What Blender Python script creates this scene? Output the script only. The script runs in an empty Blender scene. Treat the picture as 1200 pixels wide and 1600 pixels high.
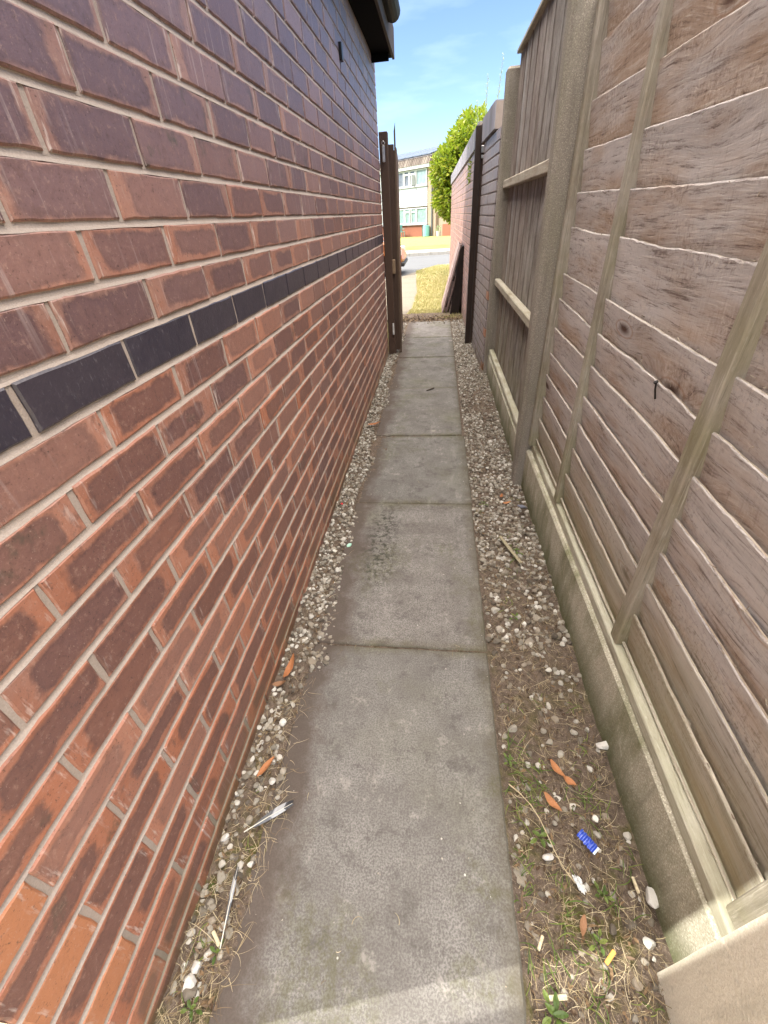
import bpy, bmesh, math, random
import numpy as np
from mathutils import Vector, Matrix, noise as mnoise

random.seed(7); rng = np.random.default_rng(7)
R = math.radians
sc = bpy.context.scene
COL = sc.collection

# ------------------------------------------------------------------ camera
H = 1.225
def cam_matrix(pitch, yaw, roll):
    cp, sp = math.cos(pitch), math.sin(pitch); cy, sy = math.cos(yaw), math.sin(yaw); cr, sr = math.cos(roll), math.sin(roll)
    Rz = np.array([[cy, sy, 0], [-sy, cy, 0], [0, 0, 1]]); B = np.array([[1, 0, 0], [0, 0, -1], [0, 1, 0]])
    Rx = np.array([[1, 0, 0], [0, cp, -sp], [0, sp, cp]]); Rr = np.array([[cr, -sr, 0], [sr, cr, 0], [0, 0, 1]])
    return Rr @ Rx @ B @ Rz
M = cam_matrix(R(35.3), R(8.4), R(-4.0))
cam = bpy.data.cameras.new('camera'); camo = bpy.data.objects.new('camera', cam); COL.objects.link(camo)
cam.sensor_fit = 'HORIZONTAL'; cam.sensor_width = 36; cam.lens = 652 / 1200 * 36
cam.clip_start = 0.02; cam.clip_end = 1000
camo.matrix_world = Matrix(((M[0][0], -M[1][0], -M[2][0], 0), (M[0][1], -M[1][1], -M[2][1], 0), (M[0][2], -M[1][2], -M[2][2], H), (0, 0, 0, 1)))
sc.camera = camo

# ------------------------------------------------------------------ world, sun, exposure
FILL_CLOUD = 31
SUN_EL, SUN_DIR = R(41), Vector((1.0, 0.25))
w = bpy.data.worlds.new('World'); sc.world = w; w.use_nodes = True
wn, wl = w.node_tree.nodes, w.node_tree.links
bg = wn['Background']; sky = wn.new('ShaderNodeTexSky'); sky.sky_type = 'NISHITA'; sky.sun_disc = False
sky.sun_elevation = SUN_EL; sky.sun_rotation = math.atan2(-SUN_DIR.x, -SUN_DIR.y) % (2 * math.pi)
sky.air_density = 0.62; sky.dust_density = 0.2; sky.ozone_density = 2.0
# thin cirrus wisps in the sky
tc = wn.new('ShaderNodeTexCoord'); mp = wn.new('ShaderNodeMapping'); mp.inputs['Scale'].default_value = (5, 5, 22); mp.inputs['Location'].default_value = (2.3, 1.0, 0.4)
nz = wn.new('ShaderNodeTexNoise'); nz.inputs['Scale'].default_value = 1.4; nz.inputs['Detail'].default_value = 5
mr = wn.new('ShaderNodeMapRange'); mr.inputs['From Min'].default_value = 0.52; mr.inputs['From Max'].default_value = 0.85; mr.inputs['To Max'].default_value = 0.14
mx = wn.new('ShaderNodeMixRGB'); mx.inputs['Color2'].default_value = (7.5, 8.6, 9.5, 1)
wl.new(tc.outputs['Generated'], mp.inputs['Vector']); wl.new(mp.outputs[0], nz.inputs['Vector']); wl.new(nz.outputs['Fac'], mr.inputs['Value'])
wl.new(mr.outputs[0], mx.inputs['Fac']); wl.new(sky.outputs[0], mx.inputs['Color1']); 
# unseen bright cloud overhead added as fill (the strip of sky ahead is clear)
sp_ = wn.new('ShaderNodeSeparateXYZ'); wl.new(tc.outputs['Generated'], sp_.inputs[0])
n3_ = wn.new('ShaderNodeTexNoise'); n3_.inputs['Scale'].default_value = 2.2; n3_.inputs['Detail'].default_value = 6; wl.new(tc.outputs['Generated'], n3_.inputs['Vector'])
ad_ = wn.new('ShaderNodeMath'); ad_.operation = 'MULTIPLY_ADD'; ad_.inputs[1].default_value = .35; wl.new(n3_.outputs['Fac'], ad_.inputs[0]); wl.new(sp_.outputs[2], ad_.inputs[2])
m2_ = wn.new('ShaderNodeMapRange'); m2_.inputs['From Min'].default_value = .72; m2_.inputs['From Max'].default_value = .98; m2_.interpolation_type = 'SMOOTHSTEP'; wl.new(ad_.outputs[0], m2_.inputs['Value'])
x2_ = wn.new('ShaderNodeMixRGB'); x2_.inputs['Color2'].default_value = (FILL_CLOUD * 1.06, FILL_CLOUD * .97, FILL_CLOUD * .88, 1)
wl.new(m2_.outputs[0], x2_.inputs['Fac']); wl.new(mx.outputs[0], x2_.inputs['Color1']); wl.new(x2_.outputs[0], bg.inputs['Color'])
bg.inputs['Strength'].default_value = 0.15
sun = bpy.data.lights.new('sun', 'SUN'); sun.energy = 3.6; sun.angle = R(0.53); sun.color = (1.0, 0.96, 0.87)
suno = bpy.data.objects.new('sun', sun); COL.objects.link(suno)
_h = SUN_DIR.normalized() * math.cos(SUN_EL)
suno.rotation_euler = Vector((_h.x, _h.y, -math.sin(SUN_EL))).to_track_quat('-Z', 'Y').to_euler()
sc.view_settings.view_transform = 'Standard'; sc.view_settings.look = 'None'; sc.view_settings.gamma = 1
sc.view_settings.exposure = 1.1

sc.cycles.max_bounces = 8; sc.cycles.diffuse_bounces = 5; sc.cycles.use_denoising = True
sc.cycles.sample_clamp_indirect = 8

# ------------------------------------------------------------------ node helper
class G:
    def __init__(s, name):
        s.m = bpy.data.materials.new(name); s.m.use_nodes = True; s.t = s.m.node_tree; s.n = s.t.nodes; s.l = s.t.links
        s.b = s.n['Principled BSDF']
    def put(s, sock, v):
        if isinstance(v, bpy.types.NodeSocket): s.l.new(v, sock)
        elif isinstance(v, (tuple, list)) and len(v) == 3 and sock.type == 'RGBA': sock.default_value = (*v, 1)
        else: sock.default_value = v
    def math(s, op, a, b=0.0, c=0.0):
        n = s.n.new('ShaderNodeMath'); n.operation = op
        s.put(n.inputs[0], a); s.put(n.inputs[1], b); s.put(n.inputs[2], c); return n.outputs[0]
    def mix(s, f, a, b, mode='MIX'):
        n = s.n.new('ShaderNodeMixRGB'); n.blend_type = mode; s.put(n.inputs[0], f); s.put(n.inputs[1], a); s.put(n.inputs[2], b); return n.outputs[0]
    def noise(s, vec, scale, detail=3, rough=.55, dist=0, out='Fac'):
        n = s.n.new('ShaderNodeTexNoise'); s.put(n.inputs['Vector'], vec); s.put(n.inputs['Scale'], scale)
        n.inputs['Detail'].default_value = detail; n.inputs['Roughness'].default_value = rough; n.inputs['Distortion'].default_value = dist
        return n.outputs[out]
    def vor(s, vec, scale, out='Distance', rand=1.0, feature='F1'):
        n = s.n.new('ShaderNodeTexVoronoi'); n.feature = feature; s.put(n.inputs['Vector'], vec); n.inputs['Scale'].default_value = scale
        n.inputs['Randomness'].default_value = rand; return n.outputs[out]
    def rng(s, v, a, b, c=0.0, d=1.0):
        n = s.n.new('ShaderNodeMapRange'); s.put(n.inputs[0], v)
        for i, q in enumerate((a, b, c, d)): s.put(n.inputs[i + 1], q)
        return n.outputs[0]
    def map(s, vec, scale=(1, 1, 1), loc=(0, 0, 0), rot=(0, 0, 0)):
        n = s.n.new('ShaderNodeMapping'); s.put(n.inputs['Vector'], vec); s.put(n.inputs['Scale'], scale); s.put(n.inputs['Location'], loc); s.put(n.inputs['Rotation'], rot); return n.outputs[0]
    def vadd(s, a, b):
        n = s.n.new('ShaderNodeVectorMath'); s.put(n.inputs[0], a); s.put(n.inputs[1], b); return n.outputs[0]
    def vscale(s, a, k):
        n = s.n.new('ShaderNodeVectorMath'); n.operation = 'SCALE'; s.put(n.inputs[0], a); s.put(n.inputs['Scale'], k); return n.outputs[0]
    def sep(s, v):
        n = s.n.new('ShaderNodeSeparateXYZ'); s.put(n.inputs[0], v); return n.outputs
    def comb(s, x, y, z):
        n = s.n.new('ShaderNodeCombineXYZ'); s.put(n.inputs[0], x); s.put(n.inputs[1], y); s.put(n.inputs[2], z); return n.outputs[0]
    def attr(s, name):
        n = s.n.new('ShaderNodeAttribute'); n.attribute_name = name; return n.outputs
    @property
    def pos(s): return s.n.new('ShaderNodeNewGeometry').outputs['Position']
    def uv(s):
        n = s.n.new('ShaderNodeUVMap'); n.uv_map = 'UVMap'; return n.outputs[0]
    def bump(s, h, strength=.5, dist=.002):
        n = s.n.new('ShaderNodeBump'); s.put(n.inputs['Strength'], strength); n.inputs['Distance'].default_value = dist
        s.put(n.inputs['Height'], h); s.l.new(n.outputs[0], s.b.inputs['Normal'])
    def done(s, col, rough=.8, spec=None, metal=None):
        s.put(s.b.inputs['Base Color'], col); s.put(s.b.inputs['Roughness'], rough)
        if spec is not None: s.put(s.b.inputs['Specular IOR Level'], spec)
        if metal is not None: s.put(s.b.inputs['Metallic'], metal)
        return s.m

# ------------------------------------------------------------------ materials
def m_brick(name='brick_faces', purple=0.0):
    g = G(name); u = g.sep(g.uv()); r = g.sep(g.attr('rnd')['Vector']); d = g.sep(g.attr('dim')['Vector']); p = g.pos
    n1 = g.noise(p, 75, 4, .7); n2 = g.noise(p, 16, 4, .65); n3 = g.noise(p, 210, 2, .7); n4 = g.noise(p, 85, 5, .8)
    au = g.math('ABSOLUTE', g.math('ADD', u[0], g.math('MULTIPLY', g.math('SUBTRACT', r[0], .5), .055))); av = g.math('ABSOLUTE', u[1])
    du = g.math('MULTIPLY', g.math('SUBTRACT', d[0], au), .55); dv = g.math('SUBTRACT', d[1], av)
    dd = g.math('SMOOTH_MIN', du, dv, .014)
    dn = g.math('ADD', dd, g.math('ADD', g.math('MULTIPLY', g.math('SUBTRACT', n1, .5), .006), g.math('MULTIPLY', g.math('SUBTRACT', n2, .5), .030)))
    b0 = g.math('MULTIPLY_ADD', r[1], .012, .0002)
    m = g.rng(dn, b0, g.math('ADD', b0, g.math('MULTIPLY_ADD', g.noise(p, 11, 2), .007, .0025)))
    m = g.math('MULTIPLY', m, g.rng(g.math('FRACT', g.math('MULTIPLY', r[0], 7.3)), .0, .25, .62, 1.0))
    ring = g.math('MULTIPLY', g.rng(g.math('ABSOLUTE', g.math('SUBTRACT', dn, g.math('ADD', b0, .006))), .006, 0.0), .28)
    c = g.mix(n2, (.105, .058, .066), (.165, .084, .068))
    c = g.mix(g.rng(g.sep(p)[2], 1.05, 1.8, 0, .8), c, (.165, .135, .19)); c = g.mix(g.math('MULTIPLY', r[2], .62), c, (.20, .082, .050))  # purple bricks higher up, with sky reflection painted into the tone
    e = g.mix(g.rng(n2, .35, .65), (.30, .165, .130), (.29, .125, .080)); e = g.mix(g.math('MULTIPLY', r[2], .6), e, (.44, .135, .048)); e = g.mix(g.rng(g.sep(p)[2], 1.15, 1.7, 0, .75), e, (.31, .205, .185)); tone = g.math('FRACT', g.math('MULTIPLY', r[0], 3.7))
    col = g.mix(m, e, c); col = g.mix(ring, col, (.06, .03, .028))
    mot = g.noise(p, 38, 5, .75); col = g.mix(g.rng(mot, .55, .75, 0, .35), col, (.30, .17, .13)); col = g.mix(g.rng(mot, .45, .30, 0, .6), col, (.075, .04, .038))
    col = g.mix(g.rng(tone, 0, 1, .0, .30), col, (.10, .055, .055)); col = g.mix(g.rng(tone, .5, 0, .0, .28), col, (.40, .22, .17))
    if purple: col = g.mix(purple, col, g.mix(n2, (.21, .20, .205), (.38, .36, .36)))
    # cut or unfired pale-orange bricks
    col = g.mix(g.rng(d[2], 1.5, 1.9), col, g.mix(n2, (.42, .17, .08), (.34, .14, .07)))
    # olive / black burnt blotches inside a few bricks
    bl = g.math('MULTIPLY', g.rng(n2, .58, .72), g.rng(r[0], .80, .86)); col = g.mix(g.math('MULTIPLY', bl, .7), col, (.045, .05, .038))
    col = g.mix(g.rng(n3, .36, .27, 0, .75), col, (.03, .018, .016)); col = g.mix(g.rng(n3, .66, .74, 0, .45), col, (.46, .33, .27)); col = g.mix(g.rng(n4, .56, .68, 0, .35), col, (.42, .27, .21)); col = g.mix(g.rng(n4, .42, .32, 0, .55), col, (.05, .028, .026))
    # lime streaks, mostly by the brick ends
    st = g.noise(g.map(p, (30, 30, 5)), 4.5, 3, .6); endm = g.rng(g.math('SUBTRACT', d[0], g.math('ABSOLUTE', u[0])), .028, .004)
    col = g.mix(g.math('MULTIPLY', g.rng(st, .55, .72), g.math('MULTIPLY', endm, .75)), col, (.58, .5, .46))
    st2 = g.noise(g.map(p, (24, 24, 1.2)), 4, 3, .6)
    col = g.mix(g.math('MULTIPLY', g.math('MULTIPLY', g.rng(st2, .60, .72), g.rng(g.noise(p, 1.7, 3), .48, .62)), .6), col, (.50, .42, .40))
    # damp green-brown staining low on the wall
    z = g.sep(p)[2]; low = g.math('MULTIPLY', g.rng(z, .16, .0), g.rng(g.noise(p, 9, 3), .35, .6)); col = g.mix(g.math('MULTIPLY', low, .75), col, (.11, .075, .03))
    # dark engineering bricks
    sc_ = g.noise(g.map(p, (60, 60, 14), rot=(.5, 0, 0)), 5, 3, .7)
    ek = g.mix(g.noise(p, 25, 4), (.016, .015, .026), (.050, .042, .058)); ek = g.mix(g.math('MULTIPLY', tone, .25), ek, (.06, .045, .05)); ek = g.mix(g.rng(sc_, .60, .76, 0, .5), ek, (.22, .21, .24)); ek = g.mix(g.rng(n4, .58, .75, 0, .4), ek, (.15, .13, .13))
    isk = g.math('MULTIPLY', g.rng(d[2], .5, .9), g.rng(d[2], 1.5, 1.1)); col = g.mix(isk, col, ek)
    g.bump(g.math('ADD', g.math('MULTIPLY', n3, .35), g.math('ADD', g.math('MULTIPLY', n4, .7), g.math('MULTIPLY', n1, .8))), .55, .0016)
    return g.done(col, g.math('SUBTRACT', g.math('MULTIPLY_ADD', n4, .3, .38), g.math('MULTIPLY', isk, .15)), .6)
def m_mortar(name='mortar', c1=(.25, .205, .175), c2=(.45, .385, .34)):
    g = G(name); p = g.pos; n = g.noise(p, 350, 3, .7); n2 = g.noise(p, 20, 4)
    col = g.mix(n, c1, c2); col = g.mix(g.rng(n2, .5, .75, 0, .35), col, (.25, .2, .16)); z = g.sep(p)[2]
    col = g.mix(g.math('MULTIPLY', g.rng(z, .3, .0), .55), col, (.17, .15, .08))
    g.bump(n, .6, .0012); return g.done(col, .9, .2)
def m_slab():
    g = G('concrete_paving'); p = g.pos; r = g.attr('rnd')['Vector']; q = g.vadd(p, g.vscale(r, 3))
    n = g.noise(p, 230, 2, .7); n1 = g.noise(p, 90, 6, .85); n2 = g.noise(q, 7, 5, .65); n3 = g.noise(q, 2.2, 4)
    col = g.mix(g.rng(n, .40, .60), (.075, .064, .057), (.37, .355, .335)); col = g.mix(g.rng(n1, .62, .72, 0, .7), col, (.40, .37, .33))
    col = g.mix(.48, col, g.mix(n1, (.135, .125, .118), (.255, .243, .23)))
    col = g.mix(.26, col, (.09, .08, .072)); col = g.mix(g.rng(n2, .42, .62, 0, .55), col, (.10, .088, .078)); col = g.mix(g.rng(n3, .55, .7, 0, .35), col, (.17, .165, .11))
    rr = g.sep(r)[0]; col = g.mix(g.math('MULTIPLY', rr, .30), col, (.11, .115, .11))
    jy = g.sep(p)[1]; jd = None
    for yj in (.905, 1.79, 2.61, 3.55, 4.50, 5.35):
        a_ = g.math('ABSOLUTE', g.math('SUBTRACT', jy, yj)); jd = a_ if jd is None else g.math('MINIMUM', jd, a_)
    jm = g.math('MULTIPLY', g.rng(g.math('ADD', jd, g.math('MULTIPLY', g.noise(p, 14, 5, .7), .09)), .085, .035), .7); col = g.mix(jm, col, g.mix(g.noise(p, 6, 3), (.06, .05, .042), (.12, .115, .04)))
    gr_ = g.noise(g.map(p, (7, 1.6, 1)), 2.0, 5, .7); col = g.mix(g.rng(gr_, .55, .72, 0, .4), col, (.10, .09, .08)); col = g.mix(g.rng(gr_, .42, .30, 0, .3), col, (.30, .29, .27)); st_ = g.noise(q, 13, 5, .8); col = g.mix(g.rng(st_, .54, .64, 0, .55), col, (.07, .065, .058)); col = g.mix(g.rng(st_, .42, .32, 0, .4), col, (.36, .34, .31)); er_ = g.math('ADD', g.sep(p)[0], g.math('MULTIPLY', g.math('SUBTRACT', g.noise(p, 11, 6, .75), .5), .16)); col = g.mix(g.rng(er_, .13, .19, 0, .7), col, (.085, .075, .05)); ms_ = g.math('MULTIPLY', g.rng(g.noise(g.vadd(p, (4, 2, 0)), 3.1, 4, .6), .54, .62), g.rng(g.noise(p, 45, 4, .8), .42, .58)); col = g.mix(g.math('MULTIPLY', ms_, .5), col, (.085, .085, .04))
    # soil washed over the left edge and moss in the wettest spots
    x, y, z = g.sep(p)[:3]; ed = g.math('ADD', x, g.math('MULTIPLY', g.math('SUBTRACT', g.noise(p, 5, 6, .7), .5), .30))
    col = g.mix(g.rng(ed, -.28, -.36, 0, .85), col, (.075, .058, .048))
    mx_ = g.math('ABSOLUTE', g.math('ADD', x, .235)); my_ = g.math('ABSOLUTE', g.math('SUBTRACT', y, 1.48))
    reg = g.math('MULTIPLY', g.rng(mx_, .10, .03), g.rng(my_, .36, .18)); mm = g.math('MULTIPLY', reg, g.rng(g.noise(p, 38, 5, .75), .46, .60)); col = g.mix(g.math('MULTIPLY', mm, .85), col, (.028, .030, .020))
    sp = g.vor(g.vadd(p, (3, 1, 0)), 13, 'Distance'); col = g.mix(g.rng(sp, .035, .02, 0, .8), col, (.5, .47, .42))
    sp = g.vor(g.map(p, (1, 1, 0), (.37, .1, 0)), 2.1, 'Distance'); col = g.mix(g.rng(g.math('ABSOLUTE', g.math('SUBTRACT', sp, .035)), .02, .0, 0, .5), col, (.36, .33, .29))
    scr = g.noise(g.map(p, (90, 4, 1), rot=(0, 0, .05)), 3, 2); col = g.mix(g.rng(scr, .76, .80, 0, .5), col, (.42, .4, .37))
    g.bump(g.math('ADD', n, n1), .55, .0014); return g.done(col, .88, .25)
def m_rough_concrete(name, base, dark, green=.5, speck=.5, zfade=None):
    g = G(name); p = g.pos; n = g.noise(p, 260, 3, .75); n1 = g.noise(p, 45, 4, .7); n2 = g.noise(g.map(p, (1, 1, .35)), 9, 5, .65)
    v = g.vor(p, 170, 'Distance'); col = g.mix(g.rng(n, .35, .65), dark, base); col = g.mix(g.rng(v, .32, .18, 0, speck), col, tuple(min(1, c * 1.9) for c in base))
    col = g.mix(g.rng(n2, .45, .68, 0, green), col, (.13, .14, .055)); col = g.mix(g.rng(n1, .6, .75, 0, .5), col, tuple(c * .5 for c in dark))
    dr = g.noise(g.map(p, (14, 14, 1.5)), 2.2, 4, .6); col = g.mix(g.rng(dr, .52, .72, 0, .45), col, tuple(c * .62 for c in dark)); crk = g.noise(p, 22, 5, .8); col = g.mix(g.rng(crk, .60, .68, 0, .5), col, tuple(min(1, c * 1.3) for c in base))
    if zfade: z = g.sep(p)[2]; col = g.mix(g.math('MULTIPLY', g.rng(g.math('ADD', z, g.math('MULTIPLY', n1, .06)), zfade, 0.02), .8), col, (.075, .085, .028))
    g.bump(g.math('ADD', n, g.math('MULTIPLY', v, .6)), .7, .002); return g.done(col, .9, .2)
def m_board(name):
    """rough-sawn fence board: long grain lines, cathedral figure round knots, lilac-grey and rust-brown weathering"""
    g = G(name); p = g.pos; r = g.attr('rnd')['Vector']; rs = g.sep(r); q = g.vadd(p, g.vscale(r, 7.0)); uvv = g.sep(g.uv())[1]
    kd = g.vor(g.map(q, (6.0, 2.1, 6.0)), 1.0, 'Distance'); bend = g.rng(kd, .40, .0); bend = g.math('POWER', bend, 1.6)
    wob = g.noise(g.map(q, (4, 1.1, 4)), 1.3, 2); z = g.sep(q)[2]
    co = g.math('ADD', g.math('MULTIPLY', z, 16.0), g.math('ADD', g.math('MULTIPLY', wob, 1.5), g.math('MULTIPLY', bend, .8)))
    gv = g.comb(g.math('MULTIPLY', co, 1.0), g.math('MULTIPLY', g.sep(q)[1], 1.1), rs[0])
    l1 = g.noise(gv, 6.5, 6, .8); l2 = g.noise(gv, 1.3, 3, .5); l3 = g.noise(g.comb(g.math('MULTIPLY', co, 1), g.math('MULTIPLY', g.sep(q)[1], 3.5), rs[1]), 9, 3, .7)
    blot = g.noise(g.map(q, (3, 1.6, 6)), 2.2, 4, .6); saw = g.noise(g.map(q, (5, 70, 5), rot=(.12, 0, 0)), 2.6, 3, .6); fz = g.noise(q, 95, 4, .75)
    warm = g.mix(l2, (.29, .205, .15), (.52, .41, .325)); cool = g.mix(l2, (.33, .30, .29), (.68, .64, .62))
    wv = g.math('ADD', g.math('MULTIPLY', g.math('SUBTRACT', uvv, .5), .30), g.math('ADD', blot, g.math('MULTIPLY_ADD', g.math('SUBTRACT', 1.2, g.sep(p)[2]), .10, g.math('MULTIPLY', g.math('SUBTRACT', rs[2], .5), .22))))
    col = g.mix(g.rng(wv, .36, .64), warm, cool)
    col = g.mix(g.rng(l1, .47, .35, 0, .75), col, (.085, .052, .040)); col = g.mix(g.rng(l1, .54, .66, 0, .5), col, (.68, .62, .57))
    col = g.mix(g.rng(l3, .62, .74, 0, .35), col, (.66, .60, .54)); col = g.mix(g.rng(l3, .38, .28, 0, .45), col, (.12, .08, .06))
    roughz = g.rng(g.noise(g.map(q, (2, 1.5, 4)), 2.0, 3), .45, .60); col = g.mix(g.math('MULTIPLY', g.rng(fz, .54, .66), g.math('MULTIPLY', roughz, .55)), col, (.66, .58, .50)); col = g.mix(g.math('MULTIPLY', g.rng(fz, .46, .34), g.math('MULTIPLY', roughz, .6)), col, (.12, .07, .05))
    col = g.mix(g.rng(saw, .60, .72, 0, .25), col, (.62, .56, .50)); col = g.mix(g.rng(saw, .40, .28, 0, .25), col, (.17, .12, .09))
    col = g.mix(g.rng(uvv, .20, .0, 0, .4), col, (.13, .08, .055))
    col = g.mix(g.rng(kd, .105, .05, 0, .9), col, (.07, .03, .018)); col = g.mix(g.rng(g.math('ABSOLUTE', g.math('SUBTRACT', kd, .13)), .02, .0, 0, .5), col, (.30, .16, .09))
    gm = g.math('MULTIPLY', g.rng(g.math('ADD', g.sep(p)[2], g.math('MULTIPLY', g.noise(p, 5, 4), .35)), .72, .38), .62); col = g.mix(gm, col, g.mix(l2, (.25, .245, .115), (.48, .46, .29)))
    hh = g.math('ADD', g.math('MULTIPLY', l1, 1.6), g.math('ADD', g.math('MULTIPLY', g.math('MULTIPLY', fz, roughz), .8), g.math('MULTIPLY', saw, .4))); g.bump(hh, .6, .003)
    return g.done(col, .85, .2)
def m_wood(name, axis, c_lo, c_hi, c_grey, grey=.5, green=0.0, greenz=None, rings=1.0, rough=.8, saw=.5, knots=1.0, uvw=False):
    """axis: 1 = grain along Y, 2 = grain along Z"""
    g = G(name); p = g.pos; r = g.attr('rnd')['Vector']; rs = g.sep(r); q = g.vadd(p, g.vscale(r, 5.0))
    al = .9; ac = 26.0
    S = (ac, al, ac) if axis == 1 else (ac, ac, al)
    KS = (7.5, 2.4, 7.5) if axis == 1 else (7.5, 7.5, 1.6)
    kq = g.map(q, KS); kd = g.vor(kq, 1.0, 'Distance'); kw = g.rng(kd, .42, .0)
    warp = g.noise(g.map(q, (3.2, .9, 3.2) if axis == 1 else (3.2, 3.2, .9)), 1.6, 3); k2 = g.math('ADD', g.math('MULTIPLY', warp, 2.6), g.math('MULTIPLY', kw, 1.3 * knots))
    sxyz = g.sep(g.map(q, (1, 1, 1))); ac_co = sxyz[2] if axis == 1 else g.math('ADD', sxyz[1], sxyz[0])
    ph = g.math('ADD', g.math('MULTIPLY', ac_co, 95), g.math('MULTIPLY', k2, 9)); wv = g.math('SINE', ph); ring = g.math('POWER', g.rng(wv, -1, 1), 2.2)
    fib = g.noise(g.map(q, S), 9, 4, .7); fib2 = g.noise(g.map(q, S), 2.4, 4, .6); fuzz = g.noise(g.map(q, (60, 14, 60) if axis == 1 else (60, 60, 14)), 3.2, 4, .75); blot = g.noise(q, 5.5, 4, .6)
    col = g.mix(g.rng(fib2, .3, .7), c_lo, c_hi); col = g.mix(g.rng(g.math('ADD', blot, g.math('MULTIPLY', rs[0], .25)), .45, .75, 0, grey), col, c_grey)
    col = g.mix(g.math('MULTIPLY', ring, .42 * rings), col, tuple(c * .42 for c in c_lo)); col = g.mix(g.rng(fib, .56, .74, 0, .55), col, tuple(min(1, c * 1.5) for c in c_grey))
    col = g.mix(g.rng(fib, .42, .28, 0, .6), col, tuple(c * .30 for c in c_lo)); col = g.mix(g.rng(fuzz, .56, .70, 0, .3), col, tuple(min(1, c * 1.35) for c in c_grey)); col = g.mix(g.rng(fuzz, .44, .30, 0, .3), col, tuple(c * .45 for c in c_lo))
    if uvw:
        uvv = g.sep(g.uv()); vv = g.math('ADD', uvv[1], g.math('MULTIPLY', g.math('SUBTRACT', fib2, .5), .5)); col = g.mix(g.math('MULTIPLY', g.rng(vv, .42, .08), g.math('MULTIPLY_ADD', rs[0], .5, .35)), col, (.135, .070, .045)); col = g.mix(g.rng(vv, .55, 1.0, 0, .35), col, (.50, .45, .42))
    col = g.mix(g.rng(kd, .16, .07, 0, .85 * knots), col, (.06, .028, .016))
    col = g.mix(g.math('MULTIPLY', rs[1], .35), col, (.22, .135, .095))
    if saw:
        sw = g.noise(g.map(q, (4, 60, 4) if axis == 1 else (40, 40, 3)), 3.4, 2, .5); col = g.mix(g.rng(sw, .55, .75, 0, .28 * saw), col, tuple(min(1, c * 1.45) for c in c_grey))
    if green:
        gm = g.rng(g.noise(g.map(q, (2, 1, 2)), 3, 4, .6), .42, .64)
        if greenz: gm = g.math('MULTIPLY', g.rng(g.sep(p)[2], greenz[0], greenz[1]), g.math('MULTIPLY_ADD', gm, .7, .3))
        col = g.mix(g.math('MULTIPLY', gm, green), col, (.20, .20, .065))
    hh = g.math('ADD', g.math('MULTIPLY', ring, -.5 * rings), g.math('ADD', g.math('MULTIPLY', fib, 1.3), g.math('MULTIPLY', fuzz, .9)))
    if saw: hh = g.math('ADD', hh, g.math('MULTIPLY', sw, .9 * saw)); hh = g.math('ADD', hh, g.math('MULTIPLY', g.noise(p, 300, 2), .5))
    g.bump(hh, .6, .0022); return g.done(col, rough, .25)
def m_plain(name, c, rough=.6, metal=0, var=.15, scale=40, spec=.4, bump=.15):
    g = G(name); p = g.pos; n = g.noise(p, scale, 4); k = g.attr('rnd')['Fac']
    col = g.mix(g.rng(n, .3, .7), tuple(x * (1 - var) for x in c), tuple(min(1, x * (1 + var)) for x in c))
    g.bump(n, bump, .001); return g.done(col, rough, spec, metal)
def m_soil():
    g = G('soil'); p = g.pos; n = g.noise(p, 260, 3, .75); n1 = g.noise(p, 60, 5, .7); n2 = g.noise(p, 6, 4)
    col = g.mix(g.rng(n1, .3, .7), (.050, .038, .030), (.175, .135, .105)); col = g.mix(g.rng(n, .56, .72, 0, .75), col, (.36, .30, .235))
    y = g.sep(p)[1]; moss = g.math('MULTIPLY', g.rng(n2, .5, .62), g.rng(g.noise(p, 40, 4), .4, .6)); moss = g.math('MULTIPLY', moss, g.rng(y, 1.1, .5))
    col = g.mix(g.math('MULTIPLY', moss, .85), col, (.085, .085, .02)); g.bump(g.math('ADD', n, g.math('MULTIPLY', n1, 2)), .9, .004); return g.done(col, .95, .1)
def m_rndramp(name, cols, rough=.8, spec=.3, trans=0, bump=0, var=0):
    """colour picked by the per-piece random attribute"""
    g = G(name); r = g.sep(g.attr('rnd')['Vector']); n = g.n.new('ShaderNodeValToRGB'); g.put(n.inputs[0], r[0])
    e = n.color_ramp.elements; e[0].color = (*cols[0], 1); e[1].color = (*cols[-1], 1); e[1].position = 1
    for i, c in enumerate(cols[1:-1]): q = e.new((i + 1) / (len(cols) - 1)); q.color = (*c, 1)
    col = n.outputs[0]; col = g.mix(g.math('MULTIPLY', r[1], .3), col, (.03, .03, .02))
    if var or bump:
        nn = g.noise(g.pos, 220, 3, .7); col = g.mix(g.rng(nn, .55, .75, 0, var), col, tuple(c * .45 for c in cols[0])); g.bump(nn, bump, .001)
    g.done(col, rough, spec)
    if trans:
        tr = g.n.new('ShaderNodeBsdfTranslucent'); g.put(tr.inputs[0], g.mix(.5, col, (.35, .5, .03))); ms = g.n.new('ShaderNodeMixShader'); ms.inputs[0].default_value = trans
        out = g.n['Material Output']; g.l.new(g.b.outputs[0], ms.inputs[1]); g.l.new(tr.outputs[0], ms.inputs[2]); g.l.new(ms.outputs[0], out.inputs[0])
    return g.m
def m_lawn(name, a, b, c):
    g = G(name); p = g.pos; n = g.noise(p, 90, 4, .75); n1 = g.noise(p, 1.2, 5, .6); n2 = g.noise(g.map(p, (1, .35, 1)), 14, 4, .7)
    col = g.mix(g.rng(n, .3, .7), a, b); col = g.mix(g.rng(n1, .42, .62, 0, .7), col, c); col = g.mix(g.rng(n2, .58, .72, 0, .5), col, tuple(x * .55 for x in a))
    g.bump(g.math('ADD', n, n2), .9, .02); return g.done(col, .95, .1)
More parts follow.
